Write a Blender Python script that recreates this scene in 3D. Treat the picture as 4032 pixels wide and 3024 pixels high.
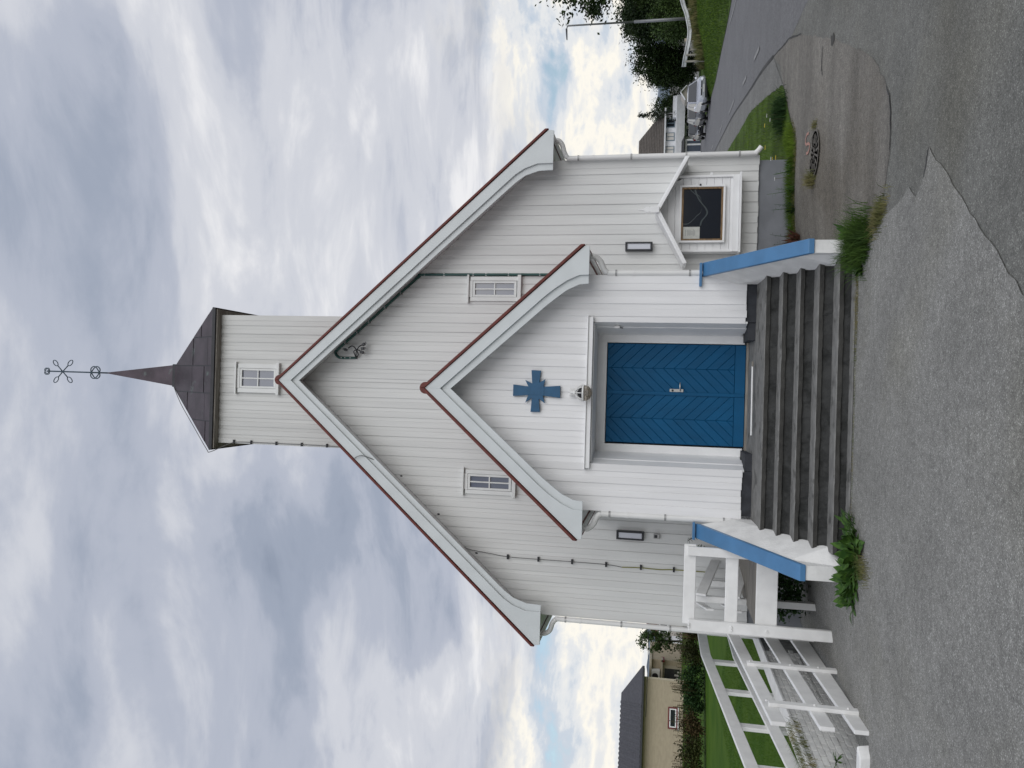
import bpy, bmesh, math, random
from mathutils import Vector, Matrix
import numpy as np
random.seed(7); rng = np.random.default_rng(7)
sc = bpy.context.scene
for o in list(bpy.data.objects): bpy.data.objects.remove(o)
COL = sc.collection
R = math.radians

# ------------------------------------------------------------------ camera
cam = bpy.data.cameras.new('camera'); camo = bpy.data.objects.new('camera', cam); COL.objects.link(camo)
cam.sensor_fit = 'HORIZONTAL'; cam.sensor_width = 36.0; cam.lens = 36.0 * 3028 / 4032
cam.clip_start = 0.05; cam.clip_end = 20000
cx, cy, cz = Vector((0.0281395, 0.18944211, -0.98148859)), Vector((0.99960141, -0.00757024, 0.02719763)), Vector((-0.00227773, -0.98186271, -0.18957962))
camo.matrix_world = Matrix(((cx.x, cy.x, cz.x, 0.0662), (cx.y, cy.y, cz.y, -11.2088), (cx.z, cy.z, cz.z, 2.1657), (0, 0, 0, 1)))
sc.camera = camo

# ------------------------------------------------------------------ sky, sun, exposure
SUN_EL, SUN_AZ = R(30), R(152)          # azimuth clockwise from +Y: soft sun added behind the camera to brighten the facade
world = bpy.data.worlds.new('World'); sc.world = world; world.use_nodes = True
def world_nodes():
    nt = world.node_tree; nt.nodes.clear(); L = nt.links.new
    N = lambda t, **k: (lambda n: [setattr(n, a, b) for a, b in k.items()] and n or n)(nt.nodes.new(t))
    tc = N('ShaderNodeTexCoord'); sep = N('ShaderNodeSeparateXYZ'); L(tc.outputs['Generated'], sep.inputs[0])
    def math_(op, a, b=None, c=None, clamp=False):
        n = N('ShaderNodeMath', operation=op, use_clamp=clamp)
        for i, v in enumerate((a, b, c)):
            if v is None: continue
            if isinstance(v, (int, float)): n.inputs[i].default_value = v
            else: L(v, n.inputs[i])
        return n.outputs[0]
    x, y, z = sep.outputs
    zc = math_('MAXIMUM', z, 0.0); den = math_('ADD', zc, 0.16)
    px = math_('DIVIDE', x, den); py = math_('DIVIDE', y, den)
    def vec(a, b, c):
        n = N('ShaderNodeCombineXYZ')
        for i, v in enumerate((a, b, c)):
            if isinstance(v, (int, float)): n.inputs[i].default_value = v
            else: L(v, n.inputs[i])
        return n.outputs[0]
    def noise(v, scale, detail, rough, dist=0.0):
        n = N('ShaderNodeTexNoise'); n.inputs['Scale'].default_value = scale; n.inputs['Detail'].default_value = detail
        n.inputs['Roughness'].default_value = rough; n.inputs['Distortion'].default_value = dist; L(v, n.inputs['Vector']); return n.outputs[0]
    def ramp(f, stops, interp='EASE'):
        n = N('ShaderNodeValToRGB'); n.color_ramp.interpolation = interp; e = n.color_ramp.elements
        while len(e) < len(stops): e.new(0.5)
        for q, (p, c) in zip(e, stops):
            q.position = p; q.color = (*c, 1) if isinstance(c, tuple) else (c, c, c, 1)
        L(f, n.inputs[0]); return n.outputs[0]
    def mix(f, a, b):
        n = N('ShaderNodeMix', data_type='RGBA'); L(f, n.inputs[0]); L(a, n.inputs[6]); L(b, n.inputs[7]); return n.outputs[2]
    # high cloud deck, seen in perspective
    pv = vec(math_('MULTIPLY', px, 0.75), math_('ADD', math_('MULTIPLY', py, 1.25), math_('MULTIPLY', px, 0.18)), 7.7)
    n1 = noise(pv, 1.15, 5, 0.5, 0.6)
    n2 = noise(pv, 3.4, 8, 0.6, 0.4)
    nn = math_('ADD', math_('MULTIPLY', n1, 0.66), math_('MULTIPLY', n2, 0.34))
    band = ramp(z, [(0.20, 0.0), (0.36, 1.0), (0.54, 0.0)])
    nn = math_('SUBTRACT', nn, math_('MULTIPLY', band, 0.045))
    deck = ramp(nn, [(0.30, (0.26, 0.305, 0.395)), (0.39, (0.345, 0.39, 0.485)), (0.465, (0.46, 0.495, 0.585)), (0.54, (0.63, 0.65, 0.71)), (0.63, (0.86, 0.86, 0.88))])
    # low broken clouds near the horizon
    lv = vec(math_('MULTIPLY', x, 3.0), math_('MULTIPLY', y, 1.0), math_('MULTIPLY', z, 15.0))
    l1 = noise(lv, 1.25, 6, 0.5, 0.2)
    lv2 = vec(math_('MULTIPLY', x, 9.0), math_('MULTIPLY', y, 4.0), math_('MULTIPLY', z, 17.0))
    l2 = noise(lv2, 1.3, 8, 0.6, 0.25)
    ll = math_('ADD', math_('MULTIPLY', l1, 0.5), math_('MULTIPLY', l2, 0.5))
    low = ramp(ll, [(0.36, (0.46, 0.575, 0.72)), (0.425, (0.60, 0.665, 0.75)), (0.475, (0.80, 0.815, 0.83)), (0.525, (1.0, 0.96, 0.87)), (0.585, (0.80, 0.81, 0.82)), (0.67, (0.62, 0.66, 0.72))])
    lown = noise(vec(math_('MULTIPLY', x, 2.2), y, math_('MULTIPLY', z, 4.0)), 1.6, 4, 0.5)
    m = math_('SUBTRACT', math_('MULTIPLY', math_('SUBTRACT', 0.235, z), 9.0), math_('MULTIPLY', math_('SUBTRACT', lown, 0.5), 2.6), clamp=True)
    m = ramp(m, [(0.0, 0.0), (1.0, 1.0)])
    cloud = mix(m, deck, low)
    # clear air in the gaps of the low clouds
    sky = N('ShaderNodeTexSky', sky_type='NISHITA', sun_disc=False, sun_elevation=SUN_EL, sun_rotation=SUN_AZ)
    gap = ramp(ll, [(0.35, 0.8), (0.43, 0.0)])
    gap = math_('MULTIPLY', gap, m)
    b1 = N('ShaderNodeBackground'); L(cloud, b1.inputs[0]); b1.inputs[1].default_value = 1.0
    b2 = N('ShaderNodeBackground'); L(sky.outputs[0], b2.inputs[0]); b2.inputs[1].default_value = 0.11
    ms = N('ShaderNodeMixShader'); L(gap, ms.inputs[0]); L(b1.outputs[0], ms.inputs[1]); L(b2.outputs[0], ms.inputs[2])
    out = N('ShaderNodeOutputWorld'); L(ms.outputs[0], out.inputs[0])
world_nodes()
sun = bpy.data.lights.new('sun', 'SUN'); sun.energy = 1.5; sun.angle = R(60); sun.color = (1.0, 0.985, 0.96)
suno = bpy.data.objects.new('sun', sun); COL.objects.link(suno)
sd = Vector((math.sin(SUN_AZ) * math.cos(SUN_EL), math.cos(SUN_AZ) * math.cos(SUN_EL), math.sin(SUN_EL)))
suno.rotation_euler = (-sd).to_track_quat('-Z', 'Y').to_euler(); suno.location = (0, -20, 30)
vs = sc.view_settings; vs.view_transform = 'Standard'; vs.look = 'None'; vs.exposure = 0.0; vs.gamma = 1.0; vs.use_curve_mapping = False
sc.render.engine = 'CYCLES'; sc.render.resolution_x = 1024; sc.render.resolution_y = 768
sc.cycles.max_bounces = 6; sc.cycles.diffuse_bounces = 3; sc.cycles.glossy_bounces = 2; sc.cycles.transmission_bounces = 4; sc.cycles.transparent_max_bounces = 6

# ------------------------------------------------------------------ materials
MATS = {}
def M(name, col, rough=0.6, var=0.12, scale=(4, 4, 4), detail=4, bump=0.0, bscale=40, metal=0.0, rnd=0.0, spec=0.5, col2=None, lo=0.38, hi=0.62, emis=None, trans=0.0, blot=None):
    """col mixed towards col2 (or a darker col) by world-space noise; rnd: brightness spread between objects;
    blot=(colour, scale, threshold): a second layer of stains"""
    m = bpy.data.materials.new(name); m.use_nodes = True; nt = m.node_tree; L = nt.links.new
    b = nt.nodes['Principled BSDF']; b.inputs['Roughness'].default_value = rough; b.inputs['Metallic'].default_value = metal
    b.inputs['Specular IOR Level'].default_value = spec
    geo = nt.nodes.new('ShaderNodeNewGeometry')
    mp = nt.nodes.new('ShaderNodeMapping'); mp.inputs['Scale'].default_value = scale; L(geo.outputs['Position'], mp.inputs[0])
    nz = nt.nodes.new('ShaderNodeTexNoise'); nz.inputs['Scale'].default_value = 1.0; nz.inputs['Detail'].default_value = detail; L(mp.outputs[0], nz.inputs['Vector'])
    rp = nt.nodes.new('ShaderNodeValToRGB'); e = rp.color_ramp.elements; e[0].position = lo; e[1].position = hi
    c2 = col2 if col2 else tuple(c * (1 - 2 * var) for c in col)
    e[0].color = (*c2, 1); e[1].color = (*col, 1); L(nz.outputs[0], rp.inputs[0]); o = rp.outputs[0]
    if blot:
        bc, bs, bt = blot
        n2 = nt.nodes.new('ShaderNodeTexNoise'); n2.inputs['Scale'].default_value = bs; n2.inputs['Detail'].default_value = 7; n2.inputs['Roughness'].default_value = 0.62; L(geo.outputs['Position'], n2.inputs['Vector'])
        r2 = nt.nodes.new('ShaderNodeValToRGB'); r2.color_ramp.elements[0].position = bt; r2.color_ramp.elements[1].position = bt + 0.12; L(n2.outputs[0], r2.inputs[0])
        mx = nt.nodes.new('ShaderNodeMix'); mx.data_type = 'RGBA'; L(r2.outputs[0], mx.inputs[0]); L(o, mx.inputs[6]); mx.inputs[7].default_value = (*bc, 1); o = mx.outputs[2]
    if rnd:
        oi = nt.nodes.new('ShaderNodeObjectInfo'); mr = nt.nodes.new('ShaderNodeMapRange'); mr.inputs[3].default_value = 1 - rnd; mr.inputs[4].default_value = 1 + rnd * 0.4; L(oi.outputs['Random'], mr.inputs[0])
        mx = nt.nodes.new('ShaderNodeMix'); mx.data_type = 'RGBA'; mx.blend_type = 'MULTIPLY'; mx.inputs[0].default_value = 1.0
        L(o, mx.inputs[6]); cb = nt.nodes.new('ShaderNodeCombineColor')
        for i in range(3): L(mr.outputs[0], cb.inputs[i])
        L(cb.outputs[0], mx.inputs[7]); o = mx.outputs[2]
    L(o, b.inputs['Base Color'])
    if bump:
        bn = nt.nodes.new('ShaderNodeTexNoise'); bn.inputs['Scale'].default_value = bscale; bn.inputs['Detail'].default_value = 4; L(geo.outputs['Position'], bn.inputs['Vector'])
        bp = nt.nodes.new('ShaderNodeBump'); bp.inputs['Strength'].default_value = bump; bp.inputs['Distance'].default_value = 0.01; L(bn.outputs[0], bp.inputs['Height']); L(bp.outputs[0], b.inputs['Normal'])
    if trans:
        b.inputs['Transmission Weight'].default_value = trans
    if emis: b.inputs['Emission Color'].default_value = (*emis[0], 1); b.inputs['Emission Strength'].default_value = emis[1]
    MATS[name] = m; return m

def asphalt(name, c_dark, c_mid, c_light, grain=150.0, patchy=0.35, bump=0.5, tint=None, streak=None):
    """bitumen with light stones: voronoi cells for aggregate, noise for wear"""
    m = bpy.data.materials.new(name); m.use_nodes = True; nt = m.node_tree; L = nt.links.new; b = nt.nodes['Principled BSDF']
    b.inputs['Roughness'].default_value = 0.85; b.inputs['Specular IOR Level'].default_value = 0.3
    geo = nt.nodes.new('ShaderNodeNewGeometry')
    vo = nt.nodes.new('ShaderNodeTexVoronoi'); vo.inputs['Scale'].default_value = grain; L(geo.outputs['Position'], vo.inputs['Vector'])
    sepc = nt.nodes.new('ShaderNodeSeparateColor'); L(vo.outputs['Color'], sepc.inputs[0])
    rp = nt.nodes.new('ShaderNodeValToRGB'); e = rp.color_ramp.elements; e[0].position = 0.05; e[0].color = (*c_dark, 1); e[1].position = 0.55; e[1].color = (*c_mid, 1)
    q = e.new(0.88); q.color = (*c_mid, 1); q = e.new(0.97); q.color = (*c_light, 1); L(sepc.outputs[0], rp.inputs[0])
    n1 = nt.nodes.new('ShaderNodeTexNoise'); n1.inputs['Scale'].default_value = 0.9; n1.inputs['Detail'].default_value = 6; n1.inputs['Roughness'].default_value = 0.6
    if streak:
        mp = nt.nodes.new('ShaderNodeMapping'); mp.inputs['Scale'].default_value = streak; L(geo.outputs['Position'], mp.inputs[0]); L(mp.outputs[0], n1.inputs['Vector'])
    else: L(geo.outputs['Position'], n1.inputs['Vector'])
    n3 = nt.nodes.new('ShaderNodeTexNoise'); n3.inputs['Scale'].default_value = 14; n3.inputs['Detail'].default_value = 5; L(geo.outputs['Position'], n3.inputs['Vector'])
    mr = nt.nodes.new('ShaderNodeMapRange'); mr.inputs[1].default_value = 0.3; mr.inputs[2].default_value = 0.7; mr.inputs[3].default_value = 1 - patchy; mr.inputs[4].default_value = 1 + patchy * 0.55; L(n1.outputs[0], mr.inputs[0])
    mr3 = nt.nodes.new('ShaderNodeMapRange'); mr3.inputs[1].default_value = 0.3; mr3.inputs[2].default_value = 0.7; mr3.inputs[3].default_value = 0.82; mr3.inputs[4].default_value = 1.15; L(n3.outputs[0], mr3.inputs[0])
    mu = nt.nodes.new('ShaderNodeMath'); mu.operation = 'MULTIPLY'; L(mr.outputs[0], mu.inputs[0]); L(mr3.outputs[0], mu.inputs[1])
    cb = nt.nodes.new('ShaderNodeCombineColor')
    for i in range(3): L(mu.outputs[0], cb.inputs[i])
    mx = nt.nodes.new('ShaderNodeMix'); mx.data_type = 'RGBA'; mx.blend_type = 'MULTIPLY'; mx.inputs[0].default_value = 1.0; L(rp.outputs[0], mx.inputs[6]); L(cb.outputs[0], mx.inputs[7]); o = mx.outputs[2]
    if tint:
        n4 = nt.nodes.new('ShaderNodeTexNoise'); n4.inputs['Scale'].default_value = 0.5; n4.inputs['Detail'].default_value = 5; L(geo.outputs['Position'], n4.inputs['Vector'])
        r4 = nt.nodes.new('ShaderNodeValToRGB'); r4.color_ramp.elements[0].position = 0.48; r4.color_ramp.elements[1].position = 0.68; L(n4.outputs[0], r4.inputs[0])
        m4 = nt.nodes.new('ShaderNodeMix'); m4.data_type = 'RGBA'; m4.blend_type = 'MULTIPLY'; L(r4.outputs[0], m4.inputs[0]); L(o, m4.inputs[6]); m4.inputs[7].default_value = (*tint, 1); o = m4.outputs[2]
    L(o, b.inputs['Base Color'])
    bp = nt.nodes.new('ShaderNodeBump'); bp.inputs['Strength'].default_value = bump; bp.inputs['Distance'].default_value = 0.006; L(sepc.outputs[1], bp.inputs['Height']); L(bp.outputs[0], b.inputs['Normal'])
    MATS[name] = m; return m

WHITE = M('white_boards', (0.78, 0.78, 0.785), 0.5, 0.03, (9, 9, 0.7), 5, bump=0.10, bscale=60, rnd=0.05)
NAVEW = M('nave_white_boards', (0.665, 0.67, 0.66), 0.55, 0.03, (9, 9, 0.7), 5, bump=0.10, bscale=60, rnd=0.05)  # nave white, a little darker than the porch white
WINW = M('window_paint', (0.68, 0.69, 0.68), 0.5, 0.03, (4, 4, 4), 4)
VERGEW = M('verge_paint', (0.60, 0.635, 0.645), 0.5, 0.03, (3, 3, 3), 4, rnd=0.02)
TOWERW = M('tower_white_boards', (0.61, 0.615, 0.60), 0.55, 0.04, (9, 9, 0.7), 5, bump=0.10, bscale=60, rnd=0.06)
WHITE2 = M('white_trim', (0.80, 0.805, 0.81), 0.45, 0.03, (3, 3, 3), 4, rnd=0.02)
RAILW = M('white_rail_paint', (0.80, 0.80, 0.79), 0.5, 0.04, (6, 6, 6), 6, bump=0.12, bscale=35, rnd=0.03, blot=((0.45, 0.43, 0.38), 9, 0.74))
PLASTER = M('white_plaster', (0.76, 0.76, 0.75), 0.75, 0.06, (5, 5, 5), 6, bump=0.5, bscale=28, blot=((0.40, 0.40, 0.38), 7, 0.70))
BLUE = M('door_blue', (0.003, 0.080, 0.190), 0.55, 0.06, (6, 6, 2), 5, spec=0.2, rnd=0.10, bump=0.06, bscale=70)
BLUE2 = M('cross_blue', (0.012, 0.088, 0.19), 0.5, 0.07, (12, 12, 12), 5)
CAPBLUE = M('coping_blue', (0.065, 0.19, 0.37), 0.42, 0.06, (4, 4, 4), 5, bump=0.08, bscale=40, blot=((0.55, 0.58, 0.62), 17, 0.77))
RED = M('red_tile', (0.135, 0.024, 0.016), 0.6, 0.15, (14, 14, 14), 5, bump=0.2)
COPPER = M('old_copper', (0.075, 0.058, 0.070), 0.45, 0.2, (2.5, 2.5, 2.5), 6, metal=0.5, rnd=0.15, blot=((0.12, 0.15, 0.14), 3.2, 0.60))
DARKMETAL = M('dark_metal', (0.035, 0.036, 0.040), 0.45, 0.1, (5, 5, 5), metal=0.6)
IRON = M('blue_grey_iron', (0.055, 0.085, 0.11), 0.5, 0.1, metal=0.5)
GLASSD = M('window_glass', (0.02, 0.025, 0.032), 0.06, 0.05, (2, 2, 2), spec=0.9)
GLASSB = M('pane_glass', (0.10, 0.115, 0.16), 0.05, 0.04, (2, 2, 2), spec=1.0)
PVC = M('white_pvc', (0.74, 0.74, 0.73), 0.35, 0.03, (6, 6, 2), blot=((0.45, 0.45, 0.42), 6, 0.74))
CLAMP = M('galvanised', (0.42, 0.42, 0.42), 0.45, 0.1, metal=0.7)
STEEL = M('brushed_steel', (0.55, 0.55, 0.55), 0.3, 0.05, metal=1.0)
GREYPLINTH = M('grey_plinth', (0.20, 0.21, 0.23), 0.8, 0.08, (3, 3, 3), 6, bump=0.3, bscale=60)
DARKPLINTH = M('dark_plinth', (0.035, 0.038, 0.046), 0.8, 0.2, (6, 6, 6), 6, bump=0.4, bscale=30)
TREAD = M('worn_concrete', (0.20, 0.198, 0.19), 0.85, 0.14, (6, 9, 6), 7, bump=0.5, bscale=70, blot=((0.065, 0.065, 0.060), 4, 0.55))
NOSING = M('nosing_concrete', (0.055, 0.054, 0.050), 0.9, 0.2, (6, 6, 12), 7, bump=0.6, bscale=50, blot=((0.04, 0.04, 0.038), 6, 0.58))  # darker than the treads: dimmer light on upright faces put into colour
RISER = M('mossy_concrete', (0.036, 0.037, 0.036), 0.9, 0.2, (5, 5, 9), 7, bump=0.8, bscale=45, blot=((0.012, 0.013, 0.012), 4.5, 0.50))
BITUMEN = asphalt('asphalt_dark', (0.105, 0.105, 0.096), (0.18, 0.18, 0.166), (0.34, 0.34, 0.315), 150, 0.22, 0.5, tint=(0.92, 0.90, 0.84))
BITLIGHT = asphalt('asphalt_light', (0.155, 0.153, 0.143), (0.27, 0.267, 0.25), (0.50, 0.50, 0.475), 150, 0.20, 0.6, tint=(0.90, 0.89, 0.84))
BITOLD = asphalt('asphalt_worn', (0.118, 0.111, 0.099), (0.208, 0.196, 0.176), (0.34, 0.32, 0.285), 150, 0.32, 0.6, tint=(0.80, 0.77, 0.72), streak=(0.35, 2.2, 1))
ROADM = asphalt('road_asphalt', (0.12, 0.12, 0.124), (0.165, 0.165, 0.172), (0.26, 0.26, 0.26), 90, 0.12, 0.3)
PATHM = asphalt('pavement_asphalt', (0.12, 0.12, 0.113), (0.195, 0.194, 0.186), (0.36, 0.36, 0.34), 90, 0.18, 0.5)
TAR = M('joint_tar', (0.05, 0.05, 0.05), 0.9, 0.2)
MARK = M('road_paint', (0.30, 0.30, 0.30), 0.8, 0.2, (20, 20, 20), 5, blot=((0.17, 0.17, 0.17), 12, 0.52))
PINK = M('pink_spray', (0.42, 0.23, 0.19), 0.8, 0.1, (40, 40, 40), blot=((0.24, 0.18, 0.16), 30, 0.58))
GRASS = M('grass_ground', (0.075, 0.125, 0.025), 0.95, var=0.25, spec=0.12, scale= (1.1, 1.1, 1.1), detail=7, bump=0.8, bscale=30)
BLADE = M('grass_blades', (0.115, 0.185, 0.022), 0.8, 0.25, (1.4, 1.4, 1.4), 6, spec=0.1, col2=(0.06, 0.11, 0.014))
BLADEDRY = M('dry_grass', (0.20, 0.18, 0.08), 0.7, var=0.2, spec=0.12, scale= (3, 3, 3), detail=5, col2=(0.075, 0.10, 0.03))
LAWN = M('mown_lawn', (0.066, 0.125, 0.014), 0.95, 0.2, (0.9, 0.9, 0.9), 7, spec=0.08, col2=(0.045, 0.10, 0.010), bump=0.5, bscale=60)
WEED = M('weed_leaves', (0.066, 0.135, 0.025), 0.5, var=0.2, spec=0.12, scale= (16, 16, 16), detail=5, col2=(0.028, 0.070, 0.016), rnd=0.1)
WEEDDK = M('dark_weed_leaves', (0.035, 0.075, 0.022), 0.6, var=0.2, spec=0.12, scale= (16, 16, 16), detail=5, col2=(0.014, 0.034, 0.012))
RUST = M('rusty_dock', (0.11, 0.035, 0.016), 0.8, 0.2, (30, 30, 30), 5, col2=(0.05, 0.02, 0.01))
WEEDGR = M('tuft_blades', (0.062, 0.115, 0.022), 0.8, 0.25, (5, 5, 5), 6, spec=0.1, col2=(0.03, 0.06, 0.014))
STEM = M('plant_stem', (0.10, 0.095, 0.04), 0.7, 0.2)
YELLOW = M('yellow_petals', (0.75, 0.55, 0.02), 0.6, 0.05)
PETAL = M('white_petals', (0.8, 0.8, 0.78), 0.6, 0.03)
LEAF = M('tree_leaves', (0.034, 0.058, 0.016), 0.55, var=0.2, spec=0.12, scale= (0.7, 0.7, 0.7), detail=5, col2=(0.012, 0.025, 0.009), rnd=0.15)
LEAF2 = M('tree_leaves_light', (0.055, 0.09, 0.024), 0.55, var=0.2, spec=0.12, scale= (0.9, 0.9, 0.9), detail=5, col2=(0.030, 0.055, 0.016), rnd=0.15)
NEEDLE = M('fir_needles', (0.028, 0.048, 0.020), 0.6, 0.2, (1, 1, 1), 5, col2=(0.014, 0.026, 0.012))
HEDGE = M('hedge_leaves', (0.060, 0.068, 0.020), 0.6, var=0.2, spec=0.12, scale= (1.3, 1.3, 1.3), detail=5, col2=(0.030, 0.038, 0.014), rnd=0.12)
HEDGEB = M('brown_seed_heads', (0.105, 0.075, 0.035), 0.7, var=0.2, spec=0.12, scale= (2, 2, 2), detail=5, col2=(0.05, 0.042, 0.02), rnd=0.12)
BARK = M('bark', (0.07, 0.06, 0.05), 0.9, 0.25, (6, 6, 2), 5)
PINE = M('stained_pine', (0.24, 0.145, 0.062), 0.5, 0.25, (8, 8, 30), 5)
BLACKPL = M('black_plastic', (0.014, 0.016, 0.022), 0.4, 0.1)
DIFFUSER = M('opal_diffuser', (0.60, 0.62, 0.68), 0.35, 0.03)
PAPER = M('notice_paper', (0.50, 0.51, 0.48), 0.8, 0.05, (20, 20, 20))
INK = M('faded_ink', (0.26, 0.27, 0.27), 0.9, 0.1)
DARKBOARD = M('dark_board', (0.008, 0.012, 0.020), 0.10, 0.1, (2, 2, 2), spec=0.6)
PALECURVE = M('board_curve', (0.030, 0.045, 0.050), 0.3, 0.1)  # pale curved ribbons on the dark pane
GREENCABLE = M('green_cable', (0.012, 0.075, 0.065), 0.45, 0.15)
WIRE = M('grey_wire', (0.17, 0.17, 0.17), 0.5, 0.1, metal=0.4)
YELLOWWIRE = M('yellow_green_wire', (0.22, 0.22, 0.05), 0.5, 0.1)
GREYWOOD = M('weathered_wood', (0.27, 0.25, 0.22), 0.85, 0.2, (3, 30, 8), 6, bump=0.3, rnd=0.12)
BRICK = M('white_brick', (0.84, 0.84, 0.82), 0.8, 0.06, (10, 10, 10), 6, bump=0.5, bscale=40, rnd=0.10)
MORTAR = M('mortar', (0.34, 0.34, 0.33), 0.9, 0.2, (9, 9, 9), 5, bump=0.5)
BEIGE = M('beige_boards', (0.42, 0.355, 0.255), 0.7, 0.05, (3, 3, 9), 4, rnd=0.04)
BEIGEL = M('beige_trim', (0.46, 0.41, 0.32), 0.6, 0.05)
SLATE = M('dark_roof_tile', (0.062, 0.062, 0.072), 0.7, 0.15, (6, 6, 6), 5, rnd=0.08)
BROWNROOF = M('brown_roof_tile', (0.12, 0.105, 0.092), 0.8, 0.15, (3, 3, 3), 5, rnd=0.10)
MAROON = M('dark_red_paint', (0.16, 0.020, 0.024), 0.5, 0.1)
GREYWALL = M('grey_wall', (0.42, 0.39, 0.35), 0.7, 0.06)
BRICKRED = M('brownish_wall', (0.22, 0.12, 0.09), 0.8, 0.1)
HOUSEW = M('house_white', (0.80, 0.81, 0.83), 0.6, 0.04, (2, 2, 2), rnd=0.03)
HOUSEB = M('house_blue_trim', (0.16, 0.22, 0.26), 0.6, 0.05)
FARDARK = M('dark_house_boards', (0.018, 0.019, 0.020), 0.9, 0.1, spec=0.05)
CURTAIN = M('curtain', (0.62, 0.60, 0.56), 0.8, 0.05)
SILVER = M('silver_car_paint', (0.50, 0.52, 0.57), 0.25, 0.02, metal=0.35, spec=0.7)
GREYPAINT = M('grey_car_paint', (0.09, 0.095, 0.105), 0.25, 0.02, metal=0.35, spec=0.7)
BLACKPAINT = M('black_car_paint', (0.012, 0.013, 0.016), 0.2, 0.02, metal=0.2, spec=0.7)
TYRE = M('tyre_rubber', (0.014, 0.014, 0.015), 0.85, 0.1)
HEADL = M('headlamp_glass', (0.55, 0.57, 0.60), 0.1, 0.1, (30, 30, 30), spec=0.9)
TAILL = M('tail_lamp', (0.30, 0.01, 0.01), 0.2, 0.1)
PLATE = M('plate_white', (0.65, 0.65, 0.64), 0.5, 0.05)
POLE = M('galvanised_pole', (0.24, 0.25, 0.26), 0.5, 0.08, metal=0.5)
GUARD = M('guard_rail_steel', (0.52, 0.54, 0.55), 0.5, 0.08, (2, 2, 2), metal=0.2)
POSTW = M('grey_post_wood', (0.30, 0.29, 0.25), 0.8, 0.12)
MOUNT = M('hazed_mountain', (0.16, 0.20, 0.25), 0.9, 0.08, (0.01, 0.01, 0.01))  # rock tinted blue-grey: distance haze put into the colour
CASTIRON = M('cast_iron', (0.185, 0.17, 0.15), 0.7, 0.2, (20, 20, 20), metal=0.4)
def glass_mat():
    m = bpy.data.materials.new('smoked_glass'); m.use_nodes = True; b = m.node_tree.nodes['Principled BSDF']
    b.inputs['Base Color'].default_value = (0.62, 0.56, 0.48, 1); b.inputs['Roughness'].default_value = 0.08; b.inputs['Transmission Weight'].default_value = 0.85; b.inputs['IOR'].default_value = 1.15
    return m
SMOKED = glass_mat()

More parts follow.
